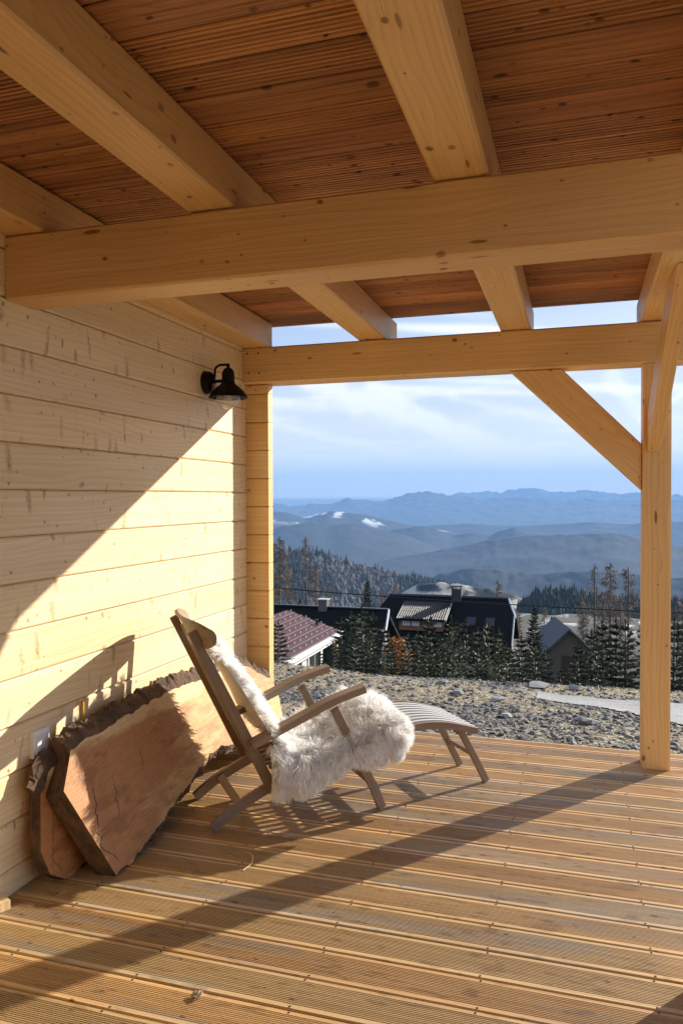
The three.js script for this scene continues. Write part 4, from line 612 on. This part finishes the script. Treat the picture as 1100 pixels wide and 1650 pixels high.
{
  const H = tag(group('chalet'), 'big dark chalet with black hipped roof, shed dormer and brown boards', 'house'), z = -55, xl = -13.4, xr = -4.82, y = -5.75, ye = -9.1, zf = z + 4.2, zb = z - 4.2, h = 1.1, zh = 4.2 * h / (y - ye);
  const kl = xl - 0.65, kr = xr + 0.5;
  mesh('roof_slope', plate([V(xl, y, z), V(xr, y, z), V(kr, y - h, z + zh), V(kr, ye, zf), V(kl, ye, zf), V(kl, y - h, z + zh)], 0.2), roofBlack, H);
  mesh('roof_slope', plate([V(xl, y, z), V(xr, y, z), V(kr, y - h, z - zh), V(kr, ye, zb), V(kl, ye, zb), V(kl, y - h, z - zh)], 0.2), roofBlack, H);
  mesh('roof_hip', plate([V(xr, y - 0.02, z), V(kr + 0.1, y - h, z + zh), V(kr + 0.1, y - h, z - zh)], 0.12), roofBlack, H);
  mesh('roof_hip', plate([V(xl, y - 0.02, z), V(kl - 0.1, y - h, z + zh), V(kl - 0.1, y - h, z - zh)], 0.12), roofBlack, H);
  const caps = []; for (let x = xl; x < xr; x += 0.36) caps.push(new THREE.CylinderGeometry(0.12, 0.14, 0.35, 8).rotateZ(Math.PI / 2).translate(x + 0.18, y + 0.04, z)); mesh('ridge_tiles', caps, tileGloss, H).userData.kind = 'stuff';
  mesh('verge', timber(V(kr + 0.06, y - h + 0.06, z + zh), V(kr + 0.06, ye, zf), 0.08, 0.24, 0.01), flat(0.35, 0.35, 0.35, 0.5), H);
  mesh('verge', timber(V(xr + 0.06, y + 0.04, z), V(kr + 0.16, y - h, z + zh), 0.10, 0.16, 0.01), flat(0.7, 0.7, 0.7, 0.5), H);
  mesh('wall', boxg(kl + 0.5, kr - 0.5, -13, ye + 0.5, zb + 0.9, zf - 0.9), flat(0.32, 0.30, 0.28, 0.9), H);
  for (let i = 0; i < 26; i++) { const x = -13.3 + i * 0.19; mesh('wall_board', boxg(x, x + 0.175, ye - 0.75, ye + 0.25, zf - 0.9, zf - 0.86 + 0.01 * (i % 2)), boardBrown, H); }
  mesh('balcony_rail', boxg(-13.3, -8.3, ye - 1.05, ye - 0.8, zf - 0.3, zf - 0.24), boardBrown, H);
  // shed dormer
  const d0 = -12.2, d1 = -8.75, zt = z + 0.5, ze = z + 3.3, yt = -6.12, yd = -6.95;
  mesh('dormer_roof', plate([V(d0, yt, zt), V(d1, yt, zt), V(d1, yd, ze), V(d0, yd, ze)], 0.10), roofBlack, H);
  const tl = []; for (let r = 0; r < 7; r++) for (let i = 0; i < 22; i++) { const t = (r + 0.5) / 7; tl.push(new THREE.CylinderGeometry(0.062, 0.055, 0.42, 6, 1, false, 0, Math.PI).rotateX(Math.PI / 2).rotateX(0.29).translate(lerp(d0, d1, (i + 0.5) / 22), lerp(yt, yd, t) + 0.02 + 0.03 * (r % 2 ? 1 : 0.9), lerp(zt, ze, t))); } mesh('dormer_tiles', tl, tileGloss, H).userData.kind = 'stuff';
  mesh('dormer_verge', timber(V(d1 + 0.05, yt, zt), V(d1 + 0.05, yd, ze), 0.06, 0.16, 0.01), flat(0.3, 0.3, 0.3, 0.5), H);
  mesh('dormer_wall', boxg(d0 + 0.2, d1 - 0.2, -7.75, yd - 0.02, z + 1.2, ze - 0.35), boardBrown, H);
  for (const x of [-11.75, -11.1, -9.55]) { const w = mesh('window', boxg(x, x + 0.52, -7.42, -7.08, ze - 0.35, ze - 0.30), M.white, H); mesh('pane', boxg(x + 0.05, x + 0.24, -7.38, -7.12, ze - 0.30, ze - 0.285), flat(0.5, 0.5, 0.52, 0.2), w); mesh('pane', boxg(x + 0.28, x + 0.47, -7.38, -7.12, ze - 0.30, ze - 0.285), flat(0.5, 0.5, 0.52, 0.2), w); }
  for (const x of [-7.15, -5.85]) { const t = 0.42, yy = lerp(y, ye, t), zz = lerp(z, zf, t), s = 0.33, up = V(0, 0.8, -1).normalize(), g = new THREE.BoxGeometry(0.62, 0.75, 0.06).rotateX(-Math.atan2(4.2, y - ye)).translate(x, yy + 0.03, zz + 0.04); mesh('skylight', g, flat(0.02, 0.022, 0.026, 0.35), H); }
  const c = mesh('chimney', boxg(-8.75, -8.05, y - 0.6, y + 0.62, z - 0.3, z + 0.35), flat(0.05, 0.045, 0.04), H);
  mesh('chimney_cap', boxg(-8.85, -7.95, y + 0.82, y + 0.92, z - 0.45, z + 0.5), flat(0.13, 0.12, 0.11), c); mesh('cap_leg', boxg(-8.74, -8.66, y + 0.62, y + 0.82, z + 0.2, z + 0.3), M.dark, c); mesh('cap_leg', boxg(-8.14, -8.06, y + 0.62, y + 0.82, z + 0.2, z + 0.3), M.dark, c);
  const F = tag(group('garden_fence'), 'pale lattice fence panel at the right end of the chalet', 'fence');
  for (let i = 0; i < 5; i++) mesh('picket', boxg(-4.15 + i * 0.17, -4.05 + i * 0.17, -11.2 + 0.08 * i, -8.7 - 0.12 * i, -47.1, -47.04), flat(0.62, 0.60, 0.58), F);
  for (const yy of [-9.2, -9.9, -10.6]) mesh('rail', boxg(-4.2, -3.3, yy - 0.05, yy + 0.05, -47.02, -46.98), flat(0.62, 0.60, 0.58), F);
}
{
  const H = tag(group('cabin', [-0.72, -5.45, -43], 0.22), 'small grey cabin with steep roof right of the dark spruce', 'cabin');
  // ridge along local z; the slope towards the sun is painted paler for its sunlight
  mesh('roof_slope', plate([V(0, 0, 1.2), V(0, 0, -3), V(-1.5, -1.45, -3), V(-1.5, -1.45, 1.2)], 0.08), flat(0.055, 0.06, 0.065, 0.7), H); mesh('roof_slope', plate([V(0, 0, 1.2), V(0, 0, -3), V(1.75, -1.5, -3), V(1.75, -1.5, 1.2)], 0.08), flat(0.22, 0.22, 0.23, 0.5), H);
  mesh('wall', plate([V(-1.2, -1.25, 0.9), V(0, -0.12, 0.9), V(1.2, -1.2, 0.9), V(1.2, -3.4, 0.9), V(-1.2, -3.4, 0.9)], 0.12, { up: V(0, 0, 1) }), flat(0.11, 0.09, 0.07, 0.85), H);
  mesh('side_wall', boxg(-1.2, 1.2, -3.4, -1.4, -2.7, 0.78), flat(0.11, 0.09, 0.07, 0.85), H); const dr = mesh('door', boxg(-0.35, 0.35, -3.2, -1.5, 0.9, 0.95), darkWood, H); mesh('handle', boxg(0.22, 0.27, -2.4, -2.32, 0.95, 0.99), M.steel, dr);
}
// ------------------------------------------------------------------ trees
const needleMat = new THREE.MeshStandardMaterial({ vertexColors: true, roughness: 0.75, side: THREE.DoubleSide }), barkMat = flat(0.085, 0.065, 0.05, 0.95), larchBark = flat(0.12, 0.095, 0.075, 0.95), twigMat = new THREE.MeshStandardMaterial({ vertexColors: true, roughness: 0.9, side: THREE.DoubleSide });
function spruceGeo(seed, h, rad, dens, tone = 1) {
  const R = rng(seed), pos = [], col = [];
  const blade = (p, d, l, w, c) => { const s = new THREE.Vector3().crossVectors(d, V(R() - 0.5, R() - 0.5, R() - 0.5)).normalize().multiplyScalar(w), e = p.clone().addScaledVector(d, l), m = p.clone().addScaledVector(d, l * 0.45); for (const v of [p.clone(), m.clone().add(s), e, p.clone(), e, m.clone().sub(s)]) { pos.push(v.x, v.y, v.z); col.push(...c); } };
  const lev = Math.round(h / 0.115);
  for (let i = 0; i < lev; i++) {
    const f = i / lev, y = h * (0.03 + 0.93 * f), r = rad * Math.pow(1 - f, 0.85) * (0.7 + 0.5 * R()) + 0.03 * h / 2, nb = Math.max(4, Math.round(dens * (1.25 - 0.6 * f)));
    for (let b = 0; b < nb; b++) {
      const a = R() * 6.283, rise = lerp(-0.2, 0.75, f * f) + 0.25 * (R() - 0.5), L = r * (0.65 + 0.45 * R()), d = V(Math.cos(a), rise, Math.sin(a)).normalize(), st = Math.max(3, Math.round(L / 0.075));
      for (let k = 0; k < st; k++) {
        const t = (k + 0.4) / st, p = V(0, y, 0).addScaledVector(d, L * t).add(V(0, -0.10 * L * t * (1 - t), 0)), side = V(-d.z, 0, d.x), tl = (0.06 + 0.08 * (1 - t)) * (h > 2.5 ? 1.6 : 1);
        for (const s of [-1, 1]) { const q = d.clone().addScaledVector(side, s * (0.5 + 0.7 * R())).add(V(0, 0.25 * (R() - 0.2), 0)).normalize(), g = (0.5 + 0.9 * R()) * tone * (t > 0.7 ? 1.35 : 1); blade(p, q, tl * (0.7 + 0.6 * R()), tl * 0.12, [0.050 * g, 0.055 * g, 0.024 * g]); }  // outer blades coloured paler to paint in the sunlit rim of the tips
        const g = (0.55 + 0.9 * R()) * tone; blade(p, d.clone().add(V((R() - 0.5) * 0.4, 0.35 * R(), (R() - 0.5) * 0.4)).normalize(), tl * 1.1, tl * 0.17, [0.043 * g, 0.055 * g, 0.024 * g]);
      }
    }
  }
  for (let k = 0; k < 10; k++) blade(V(0, h * (0.9 + 0.08 * R()), 0), V((R() - 0.5) * 0.5, 1, (R() - 0.5) * 0.5).normalize(), 0.05 * h, 0.008 * h, [0.05 * tone, 0.058 * tone, 0.025 * tone]);
  return triGeo(pos, col);
}
function spruceTree(name, label, cat, grp, geo, h, at, turn, sc = 1) {
  const t = group(name, [at.x, at.y, at.z], turn); tag(t, label, cat, grp); mesh('trunk', cyl(V(0, -0.2, 0), V(0, h * 0.98, 0), 0.016 * h, 0.003 * h, 7), barkMat, t); mesh('crown', geo, needleMat, t); t.scale.set(sc * (0.85 + 0.35 * R0()), sc, sc * (0.85 + 0.35 * R0())); t.rotation.z = (R0() - 0.5) * 0.06; return t;
}
{
  const vars = [0, 1, 2, 3, 4, 5, 6].map(i => spruceGeo(500 + i, 1.9, [0.62, 0.5, 0.75, 0.56, 0.68, 0.45, 0.7][i], [13, 10, 12, 14, 9, 11, 13][i], [1, 1.35, 0.85, 1.15, 1.5, 1.0, 1.25][i]));
  // young spruces along the crest: bearing, distance, height
  const hedge = [[-22.1, 13.2, 1.35, 'young spruce in front of the red metal roof at the far left'], [-18.9, 15.5, 1.15, 'low young spruce in front of the white house wall'], [-17.3, 14.6, 1.75, 'young spruce at the right end of the white gutter'], [-16.6, 16.4, 2.25, 'tall thin young spruce in front of the black barn'], [-15.7, 15.0, 2.1, 'bushy young spruce in front of the barn middle'], [-14.9, 16.8, 2.35, 'tallest young spruce before the barn gable'], [-14.2, 15.2, 1.8, 'young spruce directly left of the orange shrub'], [-12.2, 14.4, 1.55, 'low young spruce just right of the orange shrub'], [-11.6, 16.6, 2.0, 'young spruce below the dormer windows left side'], [-10.6, 15.2, 2.1, 'young spruce with pale tip below the dormer'], [-9.6, 16.6, 2.0, 'young spruce below the chalet chimney'], [-8.9, 14.8, 2.05, 'broad young spruce right of the chalet chimney line'], [-8.0, 16.4, 2.35, 'tall young spruce in the middle of the hedge'], [-7.3, 15.1, 1.9, 'young spruce below the left skylight'], [-6.4, 16.3, 2.3, 'tall young spruce below the right skylight'], [-5.7, 14.9, 1.85, 'young spruce at the right end of the chalet'], [-4.7, 16.2, 1.75, 'low young spruce right of the pale fence panel'], [-3.9, 14.6, 1.7, 'young spruce below the big dark spruce'], [-3.0, 16.0, 1.95, 'young spruce left of the cabin'], [-2.2, 14.7, 1.55, 'low young spruce in front of the cabin left corner'], [-1.1, 15.6, 1.35, 'lowest young spruce in front of the cabin door'], [-0.1, 14.4, 1.6, 'young spruce in front of the cabin right side'], [0.8, 15.8, 2.2, 'young spruce right of the cabin'], [1.6, 14.6, 2.1, 'dense young spruce left of the porch post group'], [2.4, 16.2, 2.5, 'tall young spruce nearest left of the porch post'], [3.1, 14.8, 2.2, 'young spruce half hidden by the left edge of the post'], [4.6, 15.4, 2.3, 'young spruce hidden behind the porch post'], [6.2, 14.6, 2.2, 'young spruce just right of the porch post'], [7.0, 16.0, 2.5, 'young spruce at the right edge of the picture'], [-13.6, 14.2, 1.3, 'short young spruce in front of the orange shrub'], [-16.2, 14.0, 1.4, 'low bushy young spruce in front of the tall thin one'], [-11.0, 14.0, 1.35, 'small young spruce in the front row below the dormer'], [-8.4, 13.8, 1.4, 'small young spruce in the front row mid hedge'], [-6.9, 13.9, 1.35, 'small young spruce in the front row below the skylights'], [-5.1, 13.9, 1.4, 'small young spruce in front of the pale fence panel'], [-15.2, 13.8, 1.35, 'small young spruce in the front row by the barn'], [-9.9, 13.9, 1.3, 'lowest young spruce in the front row below the chimney'], [1.2, 13.8, 1.5, 'small young spruce in the front row right of the cabin'], [-17.9, 14.2, 1.2, 'small young spruce under the white gutter end']];
  hedge.forEach(([b, d, h, t], i) => { const p = polar(b, d); p.y = ground(p.x, p.z) - 0.1; spruceTree('young_spruce', t, 'spruce', 'young spruces along the crest', vars[i % 7], 1.9, p, i * 1.7, h / 1.9 * 0.94); });
  // seedlings on the crest
  for (const [b, d, t] of [[-14.1, 9.0, 'tiny spruce seedling on the gravel crest near the far armrest'], [-6.2, 9.1, 'tiny spruce seedling on the gravel crest past the footrest']]) { const p = polar(b, d); p.y = ground(p.x, p.z) - 0.02; spruceTree('spruce_seedling', t, 'seedling', 'seedlings on the crest', vars[1], 1.9, p, 1, 0.16); }
  const tall = [0, 1].map(i => spruceGeo(620 + i, 6, 1.35, 9, 0.9));
  for (const [b, d, top, h, t, s] of [[-15.45, 62, -0.106, 6, 'full dark spruce standing behind the barn roof', 1], [-20.4, 58, -0.130, 6, 'slim dark spruce behind the red roof ridge', 0.6], [-3.3, 36, -0.135, 6, 'dark pointed spruce between chalet and cabin', 0.85], [-1.9, 48, -0.150, 6, 'small dark spruce tip behind the cabin roof', 0.4]]) { const p = polar(b, d); p.y = 1.45 + top * d - h * s; spruceTree('spruce', t, 'spruce', 'spruces between the houses', tall[s < 0.7 ? 1 : 0], 6, p, b, s); }
}
// bare larches: straight trunk, thin drooping twigs
function larchGeo(seed, h, fuzz) {
  const R = rng(seed), pos = [], col = []; const seg = (a, b, w, c) => { const s = V(R() - 0.5, 0.2 * (R() - 0.5), R() - 0.5).normalize().multiplyScalar(w); for (const v of [a.clone().add(s), a.clone().sub(s), b]) { pos.push(v.x, v.y, v.z); col.push(...c); } };
  const n = Math.round(h * 9);
  for (let i = 0; i < n; i++) {
    const f = 0.12 + 0.86 * i / n, y = h * f, a = R() * 6.283, L = h * 0.17 * Math.pow(1 - f, 0.6) * (0.5 + 0.7 * R()) + 0.25, d = V(Math.cos(a), 0.15 - 0.35 * R(), Math.sin(a)).normalize(), g = 0.7 + 0.6 * R(), c = [0.15 * g, 0.115 * g, 0.085 * g], tip = V(0, y, 0).addScaledVector(d, L);
    seg(V(0, y, 0), tip, 0.05, c);
    for (let k = 0; k < fuzz; k++) { const t = 0.2 + 0.8 * R(), p = V(0, y, 0).addScaledVector(d, L * t), q = p.clone().add(V((R() - 0.5) * 0.7, -0.15 - 0.5 * R() + 0.45 * R(), (R() - 0.5) * 0.7)); seg(p, q, 0.022, [0.19 * g, 0.145 * g, 0.105 * g]); }
  }
  return triGeo(pos, col);
}
{
  const vars = [larchGeo(1, 8, 12), larchGeo(2, 8, 34), larchGeo(3, 8, 26)];
  const list = [[-19.95, 66, -0.048, 9.0, 0, 'tall bare larch with a straight dark trunk behind the red roof'], [-21.9, 60, -0.048, 8.5, 1, 'bare twiggy larch at the edge of the log corner'], [-22.6, 66, -0.056, 8, 2, 'bare larch half hidden behind the log corner'], [-21.2, 70, -0.085, 6, 1, 'short bare larch left of the straight trunked one'], [-19.2, 74, -0.085, 6.5, 1, 'pale bare larch right of the straight trunked one'], [-18.2, 78, -0.108, 4, 2, 'low bare larch left of the dark spruce'], [-14.3, 80, -0.118, 5, 2, 'bare larch above the left hip of the chalet'], [-13.2, 90, -0.108, 6, 0, 'thin bare larch above the dormer'], [-5.7, 110, -0.105, 7, 1, 'bare larch tip above the right end of the chalet roof'], [-2.4, 85, -0.138, 5, 2, 'low bare larch behind the cabin ridge'], [0.2, 90, -0.125, 7, 1, 'bare larch above the cabin right slope'], [1.05, 68, -0.082, 9, 0, 'tall bare larch with wide spaced branches right of the knoll'], [2.1, 66, -0.080, 9, 1, 'rounded twiggy larch beside the tall open one'], [3.3, 70, -0.085, 9, 2, 'bare larch at the left edge of the porch post'], [1.6, 62, -0.125, 6, 1, 'brown bare thicket tree below the larch pair'], [2.8, 60, -0.122, 6, 2, 'brown bare thicket tree next to the porch post'], [0.3, 66, -0.140, 5, 1, 'small bare tree right behind the cabin'], [6.5, 64, -0.118, 7, 1, 'bare larch right of the porch post'], [-7.2, 95, -0.14, 4, 2, 'bare tree tip behind the chalet ridge'], [-4.2, 75, -0.142, 5, 1, 'bare tree left of the pointed spruce']];
  for (const [b, d, top, h, v, t] of list) { const p = polar(b, d); p.y = 1.45 + top * d - h; const o = group('bare_larch', [p.x, p.y, p.z], b * 3); tag(o, t, 'larch', 'bare larches'); mesh('trunk', cyl(V(0, -4, 0), V(0, 7.95, 0), 0.15, 0.03, 7), larchBark, o); mesh('crown', vars[v], twigMat, o); o.scale.setScalar(h / 8); }
}
{ // orange leaved shrub
  const R = rng(77), pos = [], col = []; for (let i = 0; i < 2600; i++) { const a = R() * 6.283, f = R(), r = (0.2 + 0.42 * Math.sin(Math.PI * Math.pow(f, 0.8))) * Math.sqrt(R()), p = V(Math.cos(a) * r, 0.25 + f * 1.65, Math.sin(a) * r), s = 0.035 + 0.025 * R(), d = V(R() - 0.5, R() - 0.5, R() - 0.5).normalize().multiplyScalar(s), e = V(R() - 0.5, R() - 0.5, R() - 0.5).normalize().multiplyScalar(s), g = 0.6 + 0.6 * R(), o = R() < 0.75 * f + 0.2; for (const v of [p.clone().add(d), p.clone().sub(d), p.clone().add(e)]) { pos.push(v.x, v.y, v.z); col.push(...(o ? [0.42 * g, 0.17 * g, 0.03 * g] : [0.20 * g, 0.15 * g, 0.06 * g])); } }
  const p = polar(-13.1, 17.5), o = group('orange_shrub', [p.x, ground(p.x, p.z), p.z]); o.scale.setScalar(0.9); tag(o, 'shrub with rusty orange leaves among the young spruces', 'shrub'); const st = []; for (let k = 0; k < 5; k++) st.push(cyl(V(0, -0.1, 0), V((R() - 0.5) * 0.5, 1.5, (R() - 0.5) * 0.5), 0.018, 0.005, 5)); mesh('stems', st, barkMat, o).userData.kind = 'stuff'; mesh('crown', triGeo(pos, col), needleMat, o);
}
// power line over the roofs with its two poles
{
  const A = polar(-31, 46, -3.1), B = polar(12, 42, -4.3), C = mixP(A, B, 0.5).add(V(0, -0.55, 0)), w = mesh('power_line', new THREE.TubeGeometry(new THREE.QuadraticBezierCurve3(A, C, B), 60, 0.03, 5), M.dark); tag(w, 'thin dark overhead cable running above the roofs', 'cable');
  [[A, 'wooden power pole hidden left of the log corner'], [B, 'wooden power pole out of sight at the right']].forEach(([p, t]) => { const o = group('power_pole', [p.x, 0, p.z]); tag(o, t, 'pole', 'poles of the power line'); mesh('shaft', cyl(V(0, -14, 0), V(0, p.y + 0.3, 0), 0.13, 0.10), darkWood, o); mesh('insulator', cyl(V(0, p.y - 0.02, 0), V(0, p.y + 0.12, 0.001), 0.05), M.white, o); });
}

scene.updateMatrixWorld(true);
renderer.render(scene, camera);
